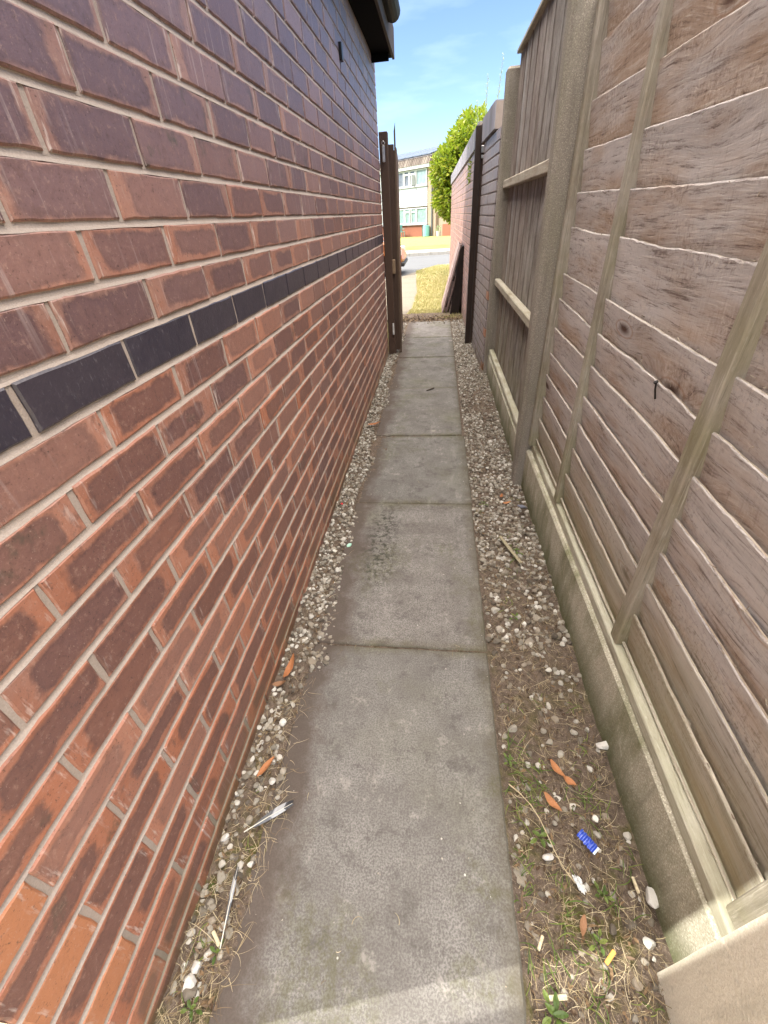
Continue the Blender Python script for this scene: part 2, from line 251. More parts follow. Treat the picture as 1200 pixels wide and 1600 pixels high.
def m_asphalt(name, a, b):
    g = G(name); p = g.pos; n = g.noise(p, 120, 3, .8); n1 = g.noise(g.map(p, (.4, 2, 1)), 1.4, 4)
    col = g.mix(g.rng(n, .3, .7), a, b); col = g.mix(g.rng(n1, .5, .7, 0, .35), col, tuple(x * .7 for x in a)); g.bump(n, .4, .006); return g.done(col, .85, .3)

BRICK, MORTAR, SLAB, SOIL = m_brick(), m_mortar(), m_slab(), m_soil()
WALLDARK = m_mortar('brick_core', (.10, .06, .05), (.16, .09, .07))
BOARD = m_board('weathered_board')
BOARDEDGE = m_wood('pale_board_edge', 1, (.17, .13, .095), (.36, .31, .24), (.56, .52, .44), .5, .0, None, .2, .85, 0, 0)
BATTEN = m_wood('fence_batten', 2, (.17, .14, .11), (.34, .30, .245), (.50, .47, .42), .5, .55, (2.4, .1), .4, .85, 0, .6)
RAIL = m_wood('fence_rail', 1, (.26, .24, .17), (.46, .43, .34), (.56, .55, .47), .7, .35, (1.6, 0), .5, .85, 0, .6)
CLOSEB = m_wood('closeboard', 2, (.075, .066, .056), (.215, .193, .168), (.40, .385, .36), .75, .35, (1.2, 0), .5, .85, .0, .3)
GATEW = m_wood('gate_timber', 2, (.022, .013, .009), (.06, .036, .022), (.10, .066, .042), .5, 0, None, .6, .6, 0, .5)
DARKW = m_wood('stained_timber', 2, (.006, .004, .004), (.018, .012, .010), (.032, .024, .020), .5, 0, None, .5, .6, 0, .2)
PALW = m_wood('purple_stained_slat', 1, (.14, .09, .08), (.30, .21, .20), (.40, .32, .31), .7, 0, None, .5, .7, 0, .2)
POSTC = m_rough_concrete('post_concrete', (.33, .30, .255), (.19, .165, .135), .25, .35)
GRAVC = m_rough_concrete('gravel_board_concrete', (.56, .53, .43), (.33, .31, .235), .75, .45, .14)
PALEC = m_rough_concrete('pale_paving', (.76, .71, .60), (.62, .565, .46), .18, .15)
PATIO = m_rough_concrete('patio_concrete', (.55, .46, .32), (.42, .35, .24), .1, .3)
STONE = m_rndramp('gravel_stone', [(.085, .07, .055), (.20, .175, .14), (.31, .29, .245), (.25, .21, .16), (.42, .40, .35), (.60, .58, .53)], .8, .3, 0, .5, .4)
STRAW = m_rndramp('dry_stalk', [(.10, .07, .045), (.24, .18, .10), (.40, .33, .20), (.52, .45, .31)], .85, .2)
GRASSG = m_rndramp('green_blade', [(.05, .09, .02), (.10, .16, .035), (.20, .22, .06)], .7, .3, .25)
DRYG = m_rndramp('dry_lawn_blade', [(.30, .25, .12), (.45, .38, .20), (.55, .48, .28), (.30, .29, .13)], .8, .2, .25)
LEAFD = m_rndramp('dead_leaf', [(.14, .06, .035), (.34, .125, .05), (.42, .19, .085), (.22, .13, .08)], .7, .3, .1, .4, .55)
LAUREL = m_rndramp('laurel_leaf', [(.10, .17, .015), (.20, .29, .02), (.31, .38, .035), (.36, .35, .04), (.06, .11, .01)], .38, .5, .35)
SPRIG = m_rndramp('pale_sprig', [(.30, .40, .22), (.42, .52, .32), (.50, .58, .38)], .6, .3, .3)
BARK = m_wood('bark', 2, (.05, .035, .025), (.10, .07, .05), (.13, .11, .09), .5, 0, None, .5, .9, 0, .2)
LAWN = m_lawn('dry_lawn', (.31, .26, .13), (.44, .38, .21), (.30, .28, .13))
VERGE = m_lawn('green_verge', (.14, .18, .04), (.23, .26, .08), (.26, .26, .10))
ROADM = m_asphalt('asphalt', (.075, .08, .085), (.13, .135, .14)); PAVEM = m_asphalt('pavement_slabs', (.18, .18, .18), (.26, .255, .25))
GROUND = m_lawn('rough_ground', (.12, .10, .05), (.22, .19, .09), (.16, .17, .06))

# ------------------------------------------------------------------ mesh helper
class MB:
    def __init__(s): s.v = []; s.f = []; s.mi = []; s.r = []; s.d = []; s.uv = []
    def face(s, pts, mi=0, r=None, d=(0, 0, 0), uv=None):
        n = len(s.v); s.v.extend(tuple(p) for p in pts); s.f.append(tuple(range(n, n + len(pts)))); s.mi.append(mi); s.r.append(r or (0.5, .5, .5)); s.d.append(d); s.uv.append(uv or [(0, 0)] * len(pts))
    def mesh(s, V, F, mi=0, r=None, d=(0, 0, 0)):
        n = len(s.v); s.v.extend(tuple(p) for p in V); r = r or (random.random(), random.random(), random.random())
        for f in F: s.f.append(tuple(i + n for i in f)); s.mi.append(mi); s.r.append(r); s.d.append(d); s.uv.append([(0, 0)] * len(f))
    def box(s, a, b, bev=.003, mi=0, r=None, mat=None):
        """box from corner a to b with chamfered edges"""
        a = Vector(a); b = Vector(b); lo = Vector([min(a[i], b[i]) for i in range(3)]); hi = Vector([max(a[i], b[i]) for i in range(3)]); bev = min(bev, min(hi - lo) * .45)
        bm = bmesh.new(); bmesh.ops.create_cube(bm, size=1)
        for v in bm.verts: v.co = Vector([(lo[i] + hi[i]) / 2 + v.co[i] * (hi[i] - lo[i]) for i in range(3)])
        if bev > 0: bmesh.ops.bevel(bm, geom=bm.edges[:], offset=bev, segments=1, affect='EDGES')
        if mat is not None: bmesh.ops.transform(bm, matrix=mat, verts=bm.verts[:])
        bm.verts.index_update(); s.mesh([v.co[:] for v in bm.verts], [[v.index for v in f.verts] for f in bm.faces], mi, r); bm.free()
    def tube(s, pts, rad, n=8, mi=0, r=None):
        pts = [Vector(p) for p in pts]; V = []; F = []
        rad = rad if isinstance(rad, (list, tuple)) else [rad] * len(pts)
        for i, p in enumerate(pts):
            t = (pts[min(i + 1, len(pts) - 1)] - pts[max(i - 1, 0)]).normalized(); a = t.orthogonal().normalized()
            if abs(t.z) > .9: a = (Vector((1, 0, 0)) - t * t.x).normalized()
            b = t.cross(a)
            for k in range(n): th = 2 * math.pi * k / n; V.append(p + (a * math.cos(th) + b * math.sin(th)) * rad[i])
        for i in range(len(pts) - 1):
            for k in range(n): F.append((i * n + k, i * n + (k + 1) % n, (i + 1) * n + (k + 1) % n, (i + 1) * n + k))
        F.append(tuple(range(n))[::-1]); F.append(tuple(range((len(pts) - 1) * n, len(pts) * n))); s.mesh(V, F, mi, r)
    def build(s, name, mats, parent=None, origin=None, smooth=False, label=None, cat=None, group=None, kind=None):
        me = bpy.data.meshes.new(name); mats = mats if isinstance(mats, list) else [mats]
        o0 = Vector(origin) if origin is not None else Vector((0, 0, 0)); base = parent_loc(parent) + o0 if parent is not None and origin is None else o0
        if parent is not None and origin is None: base = parent_loc(parent)
        V = np.array(s.v, float) - np.array(base[:]); me.from_pydata(V.tolist(), [], s.f)
        for m in mats: me.materials.append(m)
        me.polygons.foreach_set('material_index', s.mi)
        ln = [len(f) for f in s.f]
        ra = np.repeat(np.array(s.r, float), ln, axis=0); da = np.repeat(np.array(s.d, float), ln, axis=0)
        for nm, arr in (('rnd', ra), ('dim', da)):
            if nm == 'dim' and not np.any(arr): continue
            at = me.attributes.new(nm, 'FLOAT_VECTOR', 'CORNER'); at.data.foreach_set('vector', arr.ravel())
        uvl = me.uv_layers.new(name='UVMap'); uvl.data.foreach_set('uv', np.array([q for f in s.uv for q in f], float).ravel())
        if smooth: me.shade_smooth()
        me.validate(); me.update()
        o = bpy.data.objects.new(name, me); COL.objects.link(o)
        if parent is not None: o.parent = parent; o.location = base - parent_loc(parent)
        else: o.location = base
        tag(o, label, cat, group, kind); return o
LOCS = {}
def parent_loc(p):
    v = Vector((0, 0, 0))
    while p is not None: v += p.location; p = p.parent
    return v
def tag(o, label=None, cat=None, group=None, kind=None):
    if label: o['label'] = label
    if cat: o['category'] = cat
    if group: o['group'] = group
    if kind: o['kind'] = kind
def thing(name, label, cat, loc=(0, 0, 0), group=None):
    o = bpy.data.objects.new(name, None); COL.objects.link(o); o.location = loc; o.empty_display_size = .1; tag(o, label, cat, group); return o
def r3(a=None): return (random.random(), random.random(), random.random())
def gz(y): return 0.0 if y < 6 else -.0133 * (y - 6)
def fbm(x, y, z=0, o=4): return mnoise.fractal(Vector((x, y, z)), 1.0, 2.0, o)

# ------------------------------------------------------------------ ground, road, lawns
def sheet(name, poly, dz, mat):
    """flat polygon following the fall of the land, cut into strips at the break of slope"""
    mb = MB(); bm = bmesh.new(); vs = [bm.verts.new((x, y, 0)) for x, y in poly]; bm.faces.new(vs)
    bmesh.ops.bisect_plane(bm, geom=bm.verts[:] + bm.edges[:] + bm.faces[:], plane_co=(0, 6, 0), plane_no=(0, 1, 0))
    for f in bm.faces: mb.face([(v.co.x, v.co.y, gz(v.co.y) + dz) for v in f.verts])
    for i, f in enumerate(mb.f):
        a, b, c = [Vector(mb.v[k]) for k in f[:3]]
        if (b - a).cross(c - a).z < 0: mb.f[i] = f[::-1]
    bm.free(); return mb.build(name, mat, kind='structure')
sheet('ground', [(-150, -60), (150, -60), (150, 260), (-150, 260)], -.060, GROUND)
sheet('patio', [(-6, -6), (3, -6), (3, .0), (-6, .0)], -.008, PATIO)
sheet('front_lawn', [(-.53, 6.55), (5, 6.55), (5, 19.5), (.33, 15.8), (.1, 15.6), (-.46, 14.6), (-.62, 13.9), (-.40, 9.5), (-.42, 7.6)], -.030, LAWN)
sheet('driveway', [(-8, 6.7), (-.53, 6.7), (-.42, 7.6), (-.40, 9.5), (-.62, 13.9), (-1.0, 12.5), (-8, 11.8)], -.034, m_asphalt('old_driveway', (.13, .115, .09), (.21, .185, .145)))
sheet('road', [(-60, 11.0), (-8, 11.8), (-1.0, 12.5), (-.62, 13.9), (-.46, 14.6), (.33, 15.8), (5, 19.5), (60, 20.0), (60, 21.0), (-60, 20.6)], -.040, ROADM)
mb = MB()
for x in np.arange(-30, 30, .9): mb.box((x + .004, 20.62, gz(20.6) - .2), (x + .896, 20.76, gz(20.6) + .085), .012)
mb.build('kerb', m_rough_concrete('kerb_stone', (.42, .40, .36), (.28, .26, .23), .1, .2), kind='structure')
sheet('pavement', [(-60, 20.76), (60, 20.76), (60, 22.8), (-60, 22.8)], .075, PAVEM)
sheet('verge', [(-60, 22.8), (60, 22.8), (60, 26.3), (-60, 26.3)], .085, VERGE)
sheet('far_lawn', [(-60, 26.3), (60, 26.3), (60, 60), (-60, 60)], .060, m_lawn('far_lawn_grass', (.18, .21, .06), (.27, .29, .11), (.26, .26, .09)))

# soil strip under the path: a real, uneven surface
mb = MB(); nx, ny = 84, 430; x0, x1, y0, y1 = -.52, .56, -.05, 6.9
def soil_h(x, y):
    h = .010 * fbm(x * 6, y * 6) + .005 * fbm(x * 30, y * 30, 3) - .012
    if y > 6: h += gz(y)
    if x < -.34: h += .010 * min(1, (-.34 - x) / .06)
    if x > .19: h += -.004 + .012 * max(0, 1 - abs(x - .36) / .12) * (.5 + .5 * fbm(x * 3, y * 2, 9))
    elif x > -.40: h = -.0062 + .0045 * fbm(x * 30, y * 30, 5) + .004 * max(0, -.33 - x) / .07
    return h
V = []; F = []
for j in range(ny + 1):
    yy = y0 + (y1 - y0) * (j / ny) ** 1.15
    for i in range(nx + 1): xx = x0 + (x1 - x0) * i / nx; V.append((xx, yy, soil_h(xx, yy)))
for j in range(ny):
    for i in range(nx): a = j * (nx + 1) + i; F.append((a, a + 1, a + nx + 2, a + nx + 1))
mb.mesh(V, F, 0, (.5, .5, .5)); mb.build('soil', SOIL, smooth=True, kind='structure')

# ------------------------------------------------------------------ paving slabs
def slab(x0, x1, y0, y1, label, zt=0.0, th=.045, tilt=(0, 0), mat=SLAB, xs=0.0, grp='paving slabs of the narrow path'):
    mb = MB(); n = 16; m = 64; V = []; F = []; cx = (x0 + x1) / 2; cy = (y0 + y1) / 2
    so = random.random() * 50
    for j in range(m + 1):
        for i in range(n + 1):
            fx = i / n; fy = j / m; x = x0 + (x1 - x0) * fx; y = y0 + (y1 - y0) * fy; z = zt + tilt[0] * (x - cx) + tilt[1] * (y - cy) + .0012 * fbm(x * 7, y * 7, so)
            e = min(min(i, n - i), min(j, m - j))
            if i in (0, n): x += (.003 * fbm(y * 18, so + i) + .0035 * max(0, fbm(y * 45, so + i * 2)) - .002) * (1 if i == 0 else -1)
            if j in (0, m): y += (.003 * fbm(x * 18, so + 3 + j) + .005 * max(0, fbm(x * 30, so + j)) - .002) * (1 if j == 0 else -1)
            if e == 0: z -= .005
            V.append((x + xs * (y - cy), y, z))
    if True:  # pull second ring close to the edge so the arris is tight
        for j in range(m + 1):
            for i in range(n + 1):
                k = j * (n + 1) + i; x, y, z = V[k]
                if i == 1: x = V[j * (n + 1)][0] + .005
                if i == n - 1: x = V[j * (n + 1) + n][0] - .005
                if j == 1: y = V[i][1] + .005
                if j == m - 1: y = V[m * (n + 1) + i][1] - .005 if V[m * (n + 1) + i:] else y
                V[k] = (x, y, z)
        for i in range(n + 1):
            k = (m - 1) * (n + 1) + i; V[k] = (V[k][0], V[m * (n + 1) + i][1] - .005, V[k][2])
    for j in range(m):
        for i in range(n): a = j * (n + 1) + i; F.append((a, a + 1, a + n + 2, a + n + 1))
    ring = [i for i in range(n + 1)] + [(j) * (n + 1) + n for j in range(1, m + 1)] + [m * (n + 1) + i for i in range(n - 1, -1, -1)] + [j * (n + 1) for j in range(m - 1, 0, -1)]
    b0 = len(V); V += [(V[k][0], V[k][1], V[k][2] - th) for k in ring]; L = len(ring)
    for q in range(L): F.append((ring[q], b0 + q, b0 + (q + 1) % L, ring[(q + 1) % L]))
    mb.mesh(V, F, 0, r3()); return mb.build('paving_slab', mat, label=label, cat='paving slab', group=grp, origin=(cx, cy, zt))
js = [.0, .905, 1.79, 2.61, 3.55, 4.50, 5.35, 6.27]
labs = ['large speckled grey slab nearest the camera, below the twig-filled joint', 'second slab along, dark moss blotches down its left side', 'third slab along, mossy green line on its near joint', 'fourth slab along, crooked near joint and pale scratch', 'fifth slab along, under the dark stick lying at its near joint', 'sixth slab along, beside the foot of the open gate', 'last slab before the dry lawn, leaves over its far edge']
for k in range(7):
    dx = (-.004, .0, .006, -.004, .0, .006, .002)[k]
    slab(-.408 + dx + .012 * k * .2, .188 + dx - .004 * k * .5, js[k] + .005, js[k + 1] - .005, labs[k], gz(js[k]) * .5 + (.0, .002, -.002, .003, -.001, .001, .0)[k], tilt=((.004, 0), (-.006, .003), (.004, -.004), (.0, .004), (.004, 0), (-.004, 0), (0, 0))[k])
slab(-.51, -.425, 4.95, 6.25, 'thin pinkish edging strip beside the last slabs past the gate', .0, grp=None)

# ------------------------------------------------------------------ brickwork
def brickwork(mb, L, courses, T, phase, kinds=None, BL=.225, CH=.075, z0=0.0, u0=0.0, warm=None, fine=True, stops=None):
    """T maps (u along wall, w outwards, v up) to the world. Bricks (mat 0) standing out of mortar (mat 1)."""
    jt = .010
    for k in range(courses[0], courses[1]):
        v0 = z0 + k * CH + jt / 2; v1 = v0 + CH - jt; ph = phase[k % 2]; kind = (kinds or {}).get(k, 0)
        n0 = int(math.floor((u0 - ph) / BL)) - 1; edges = []; u = ph + n0 * BL
        while u < L + BL: edges.append(u); u += BL
        for a in edges:
            ua = max(a, u0) + jt / 2; ub = min(a + BL, L) - jt / 2
            if a <= u0: ua = u0
            if a + BL >= L: ub = L
            if ub - ua < .02: continue
            ua += random.uniform(-.0015, .0015); ub += random.uniform(-.0015, .0015)
            hu = (ub - ua) / 2; hv = (v1 - v0) / 2; cu = (ua + ub) / 2; cv = (v0 + v1) / 2
            lo = warm(cu, cv) if warm else .2; rr = (random.random(), min(1, max(0, random.gauss(lo, .25))), min(1, max(0, random.gauss(lo, .22))))
            kk = kind
            if kk == 0 and hu < .06 and ua <= u0 + .001 and v0 < .75: kk = 2
            dd = (hu, hv, kk); nu = 7 if fine else 2; nv = 3 if fine else 1
            P = [(-hu + 2 * hu * i / nu, -hv) for i in range(nu)] + [(hu, -hv + 2 * hv * i / nv) for i in range(nv)] + [(hu - 2 * hu * i / nu, hv) for i in range(nu)] + [(-hu, hv - 2 * hv * i / nv) for i in range(nv)]
            j = .0011 if fine else .0005; P = [(x + random.uniform(-j, j), y + random.uniform(-j, j)) for x, y in P]
            tw = random.uniform(-.0012, .0012); ta = random.uniform(-.006, .006); tb = random.uniform(-.012, .012); bv = .0030 if fine else .002
            inn = [(x - math.copysign(min(bv, abs(x)), x) if abs(x) > hu - .002 else x, y - math.copysign(bv, y) if abs(y) > hv - .003 else y) for x, y in P]
            f = lambda x, y, wv: T(cu + x, wv + tw + ta * x + tb * y, cv + y)
            mb.face([f(x, y, 0) for x, y in inn], 0, rr, dd, [(x, y) for x, y in inn]); n = len(P)
            for i in range(n):
                q = (i + 1) % n; mb.face([f(*P[i], -.0025), f(*P[q], -.0025), f(*inn[q], 0), f(*inn[i], 0)], 0, rr, dd, [P[i], P[q], inn[q], inn[i]])
                mb.face([f(*P[i], -.012), f(*P[q], -.012), f(*P[q], -.0025), f(*P[i], -.0025)], 0, rr, dd, [P[i], P[q], P[q], P[i]])
            if ub < L - .01:   # perpend
                pj = ub + jt / 2
                mb.face([T(pj - .0075, -.0038, v0 - .004), T(pj + .0075, -.0038, v0 - .004), T(pj + .0075, -.0034, v1 + .004), T(pj - .0075, -.0034, v1 + .004)], 1, r3())
        # bed joint: struck profile, small wobble at the arrises
        st = .03 if fine else .3; n = max(2, int((L - u0) / st)); vb = v0 - jt / 2
        prof = [(-.0062, -.0042), (-.0030, -.0046), (.0015, -.0034), (.0062, -.0010)]
        rows = []
        for i in range(n + 1):
            uu = u0 + (L - u0) * i / n; a = .0012 * fbm(uu * 25, k * 3.1) if fine else 0
            rows.append([T(uu, wv + a * .5, vb + vv * (1 if 0 < pi < 3 else 1 + a * 160)) for pi, (vv, wv) in enumerate([(p[0] * -1, p[1]) for p in prof])])
        for i in range(n):
            for q in range(3): mb.face([rows[i][q], rows[i][q + 1], rows[i + 1][q + 1], rows[i + 1][q]], 1)
WX, WY1 = -.513, 4.65
house = thing('brick_house', 'long purple-red brick house wall with one dark brick course filling the left side', 'house', (-3, 2.3, 0))
mb = MB()
def warm_main(u, v): return .92 - .62 * v + .10 * (1.6 - u) * (v < 1)  # warmer low down: brick variation plus warm bounce light put into the colour
brickwork(mb, WY1, (-1, 16), lambda u, w_, v: (WX + w_, u, v), (-.001, .1115), {14: 1}, z0=1.0145 - 14 * .075, warm=warm_main)
brickwork(mb, WY1, (16, 30), lambda u, w_, v: (WX + w_, u, v), (-.001, .1115), {}, z0=1.0145 - 14 * .075, warm=warm_main)
for f_ in mb.f: pass
mb.build('brick_wall', [BRICK, MORTAR], house)
mb = MB(); mb.box((WX - .012, .0, -.2), (-1.35, WY1, 2.24), 0)   # core behind the facing
mb.box((-9, -.05, -.2), (-1.36, 5.75, 3.72), 0); mb.box((-.94, -2.5, -.2), (-.90, -.158, 2.55), 0); mb.build('house_block_shade_wall', WALLDARK, house)  # last box: thin unseen wall added to shade beside the sunlit strip
mb = MB(); mb.box((-1.3, .0, 2.205), (-.372, 4.60, 2.215), 0); mb.box((-.53, 4.44, 2.16), (-.385, 4.462, 2.204), .002); mb.build('soffit', m_plain('black_soffit', (.004, .004, .005), .9, spec=.05), house)
mb = MB(); mb.box((-.371, .0, 2.195), (-.353, 4.602, 2.36), .002); mb.build('fascia', m_plain('fascia_board', (.06, .045, .04), .7, spec=.1), house)
mb = MB(); V = []; F = []; n = 9
for yy in (.0, 4.14):
    for k in range(n): a = math.pi * k / (n - 1); V.append((-.322 - .052 * math.cos(a), yy, 2.32 - .055 * math.sin(a)))
for k in range(n - 1): F.append((k, k + 1, n + k + 1, n + k))
F.append(tuple(range(n))); F.append(tuple(range(2 * n - 1, n - 1, -1))); mb.mesh(V, F)
V2 = [(-.322 + (x + .295) * .93, y, 2.322 + (z - 2.32) * .93) for x, y, z in V]; mb.mesh(V2, [f[::-1] for f in F[:-2]])
for yy in (1.2, 2.4, 3.3): mb.box((-.352, yy, 2.262), (-.268, yy + .02, 2.33), .002)
mb.build('gutter', m_plain('black_gutter', (.010, .011, .014), .6, spec=.1), house)
mb = MB(); roofm = m_plain('roof_tile', (.09, .065, .055), .8, var=.3)
mb.face([(-.31, -.0, 2.38), (-.31, 4.30, 2.38), (-1.9, 4.30, 2.9), (-1.9, 0, 2.9)]); mb.face([(-.31, 0, 2.365), (-1.9, 0, 2.885), (-1.9, 4.30, 2.885), (-.31, 4.30, 2.365)])
for i in range(18): y_ = i * .2385; mb.box((-1.9, y_ + .005, 0), (-.312, y_ + .24, .015), .003, mat=Matrix.Translation((-.31, 0, 2.385)) @ Matrix.Rotation(.318, 4, 'Y') @ Matrix.Translation((.31, 0, 0)))
mb.box((-9.2, -.06, 3.72), (-1.1, 5.85, 3.84), .01); V = [(-9.2, -.06, 3.84), (-1.1, -.06, 3.84), (-5.2, -.06, 6.2), (-9.2, 5.85, 3.84), (-1.1, 5.85, 3.84), (-5.2, 5.85, 6.2)]
mb.mesh(V, [(0, 1, 2), (5, 4, 3), (1, 4, 5, 2), (0, 2, 5, 3), (0, 3, 4, 1)]); mb.build('roof', roofm, house)
mb = MB(); mb.box((WX - .002, 3.035, 1.885), (WX + .014, 3.075, 1.95), .002); mb.build('air_vent', m_plain('black_plastic', (.01, .01, .012), .4), house)

# right-hand brick walls
def seg(p0, p1, out=-1):
    p0 = Vector(p0); p1 = Vector(p1); d = (p1 - p0).normalized(); n = Vector((d.y, -d.x)) * out; L = (p1 - p0).length
    return L, (lambda u, w_, v: (p0.x + d.x * u + n.x * w_, p0.y + d.y * u + n.y * w_, v))
PURB = m_brick('purple_grey_brick', .7); PURB2 = m_brick('lane_brick', .12)
def garden_wall(label, p0, p1, top, wz, name='garden_wall', capend=0):
    L, T = seg(p0, p1); t = thing(name, label, 'wall', (*p0, 0)); mb = MB()
    nc = int((top - .20 + .2) / .075); z0 = top - .165 - nc * .075
    brickwork(mb, L, (0, nc), T, (.0, .1125), {}, z0=z0, warm=lambda u, v: wz, fine=True)
    mb.build('brickwork', [PURB if p1[1] < 6 else PURB2, m_mortar('grey_mortar', (.13, .11, .10), (.22, .19, .17))], t)
    c = MB(); P = [T(0, -.014, z0), T(L, -.014, z0), T(L, -.215, z0), T(0, -.215, z0)]; Q = [(x, y, top - .16) for x, y, z in P]
    c.mesh(P + Q, [(0, 1, 5, 4), (1, 2, 6, 5), (2, 3, 7, 6), (3, 0, 4, 7), (4, 5, 6, 7)]); c.build('wall_core', WALLDARK, t)
    k = MB(); u = capend
    while u < L - .03:
        e = min(u + .075, L); q = [T(u + .004, .022, top - .16), T(e - .004, .022, top - .16), T(e - .004, -.225, top - .16), T(u + .004, -.225, top - .16)]; dz = random.uniform(-.002, .002)
        q2 = [(x, y, top + dz) for x, y, z in q]; rr = (random.random(), random.random(), random.random() * .5)
        k.mesh(q + q2, [(0, 1, 5, 4), (1, 2, 6, 5), (2, 3, 7, 6), (3, 0, 4, 7), (4, 5, 6, 7), (3, 2, 1, 0)], 0, rr, (0, 0, 0)); u += .075
    q = [T(capend + .002, .014, top - .158), T(L - .002, .014, top - .158), T(L - .002, -.21, top - .158), T(capend + .002, -.21, top - .158)]; q2 = [(x, y, top - .008) for x, y, z in q]
    k.mesh(q + q2, [(0, 1, 5, 4), (1, 2, 6, 5), (2, 3, 7, 6), (3, 0, 4, 7), (4, 5, 6, 7), (3, 2, 1, 0)], 1); k.build('coping', [m_coping, MORTAR], t)
    return t
g = G('blue_coping'); p_ = g.pos; rr_ = g.sep(g.attr('rnd')['Vector']); nn_ = g.noise(p_, 60, 4)
c_ = g.mix(rr_[0], (.15, .145, .165), (.30, .30, .33)); c_ = g.mix(g.rng(nn_, .5, .75, 0, .5), c_, (.27, .25, .26)); c_ = g.mix(g.math('MULTIPLY', rr_[2], .3), c_, (.2, .10, .08)); g.bump(nn_, .4, .002); m_coping = g.done(c_, .7, .4)
garden_wall('short purple brick wall between the wooden bay post and dark gate post', (.428, 4.06), (.392, 5.00), 1.865, .12, capend=.20)
garden_wall('long brick wall beyond the gate post, orange in the sun at its far end', (.372, 5.20), (.285, 12.1), 1.875, .75)

# ------------------------------------------------------------------ timber fence, near bay (waney lap boards between battens)
def fx(y, off): return .487 - .010 * y + off       # fence line leans very slightly in plan
Y0, Y1 = .196, 1.998
tops = [.285, .394, .501, .601, .698, .800, .914, 1.001, 1.149, 1.255, 1.371, 1.493, 1.630, 1.735]
fence = thing('lap_fence_panel', 'near brown panel of rough wavy-edged horizontal boards with upright battens', 'fence', (.50, 1.1, .2))
mb = MB()
prevc = [.205] * 91
for bi, zt in enumerate(tops):
    n = 90; so = 17.3 * bi + 3; rr = r3(); amp = (.002, .003, .003, .004, .003, .005, .009, .003, .008, .003, .003, .002, .003, .001)[bi]
    slope = (.028, .030, .028, .03, .03, .03, .052, .036, .022, .018, .02, .02, .02, .0)[bi] * (1 if bi < 13 else 0)
    V = []; cur = []
    for i in range(n + 1):
        y = Y0 + (Y1 - Y0) * i / n
        wav = amp * (1.1 * fbm(y * 1.6, so) + .35 * fbm(y * 9, so + 5) + .16 * fbm(y * 60, so + 9)) + .0012 * fbm(y * 90, so + 11); z1 = zt - slope * (Y1 - y) * .75 + wav; zb = prevc[i] - (.050 if bi else -.002); cur.append(z1)
        tk = .0055 + .003 * max(0, fbm(y * 14, so + 20))
        xb = fx(y, .046) ; xt = fx(y, .027) + .0022 * fbm(y * 5, so + 30) - (.004 * max(0, fbm(y * 1.3, so + 90)))
        zm = zb + (z1 - zb) * .5; ch = .0018
        V += [(xb, y, zb), ((xb + xt) / 2 - .0015 * fbm(y * 3, so + 50), y, zm), (xt, y, z1 - ch - abs(.004 * fbm(y * 30, so + 70))), (xt + ch, y, z1), (xt + tk, y, z1 - .0005), (xb + tk, y, zb)]
    F0 = []; F1 = []
    for i in range(n):
        a = i * 6; b = a + 6
        F0 += [(a, b, b + 1, a + 1), (a + 1, b + 1, b + 2, a + 2), (a + 2, b + 2, b + 3, a + 3), (a + 4, b + 4, b + 5, a + 5), (a + 5, b + 5, b, a)]; F1 += [(a + 3, b + 3, b + 4, a + 4)]
    F0 += [(0, 1, 2, 3, 4, 5), tuple(n * 6 + q for q in (5, 4, 3, 2, 1, 0))]
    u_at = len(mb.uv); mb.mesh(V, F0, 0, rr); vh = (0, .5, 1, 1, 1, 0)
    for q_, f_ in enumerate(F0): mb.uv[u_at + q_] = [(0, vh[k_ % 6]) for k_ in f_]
    n0 = len(mb.v); mb.v.extend(V)
    for f in F1: mb.f.append(tuple(q + n0 for q in f)); mb.mi.append(1); mb.r.append(rr); mb.d.append((0, 0, 0)); mb.uv.append([(0, 0)] * 4)
    prevc = cur
# loose splinters and bark crumbs caught along the edges
for _ in range(260):
    bi = random.randrange(0, 11); y = random.uniform(Y0 + .05, Y1); z = tops[bi] - .022 * (Y1 - y) + random.gauss(0, .004); l = random.uniform(.004, .014); s_ = random.uniform(.0006, .0016)
    x = fx(y, .030); d = Vector((random.uniform(-.6, .1), random.uniform(-1, 1), random.uniform(-.7, .4))).normalized() * l
    mb.tube([(x, y, z), (x + d.x, y + d.y, z + d.z)], [s_, s_ * .5], 4, 1)
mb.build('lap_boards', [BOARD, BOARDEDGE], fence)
def fence_batten(y0, y1, z0, z1, name='batten', o0=.012, o1=.047, mat=BATTEN, par=None, lean=0):
    mb = MB(); mb.box((fx(y0, o0), y0, z0), (fx(y0, o1), y1, z1), .0035, mat=Matrix.Shear('XY', 4, (0, 0)) if False else None)
    return mb.build(name, mat, par or fence)
fence_batten(1.448, 1.486, .243, 1.73); b2 = fence_batten(.770, .810, .243, 1.73)
fence_batten(1.958, 1.994, .243, 1.73, 'side_frame', .001); fence_batten(.207, .245, .243, 1.73, 'side_frame')
mb = MB(); mb.box((fx(1.1, .012), Y0, .207), (fx(1.1, .050), Y1, .242), .003); mb.build('bottom_rail', RAIL, fence)
mb = MB(); mb.box((fx(1.1, .010), Y0, 1.731), (fx(1.1, .060), Y1, 1.765), .003); mb.build('top_rail', RAIL, fence)
# nail, knot-wood bits
mb = MB(); mb.tube([(fx(1.0, .03), 1.005, .842), (fx(1.0, .022), 1.002, .866), (fx(1.0, .018), .998, .882)], [.0022, .0022, .002], 6); mb.tube([(fx(1.0, .018), .998, .882), (fx(1.0, .016), .998, .885)], .005, 8); mb.build('nail', m_plain('rusty_nail', (.03, .026, .024), .6, .5), fence)
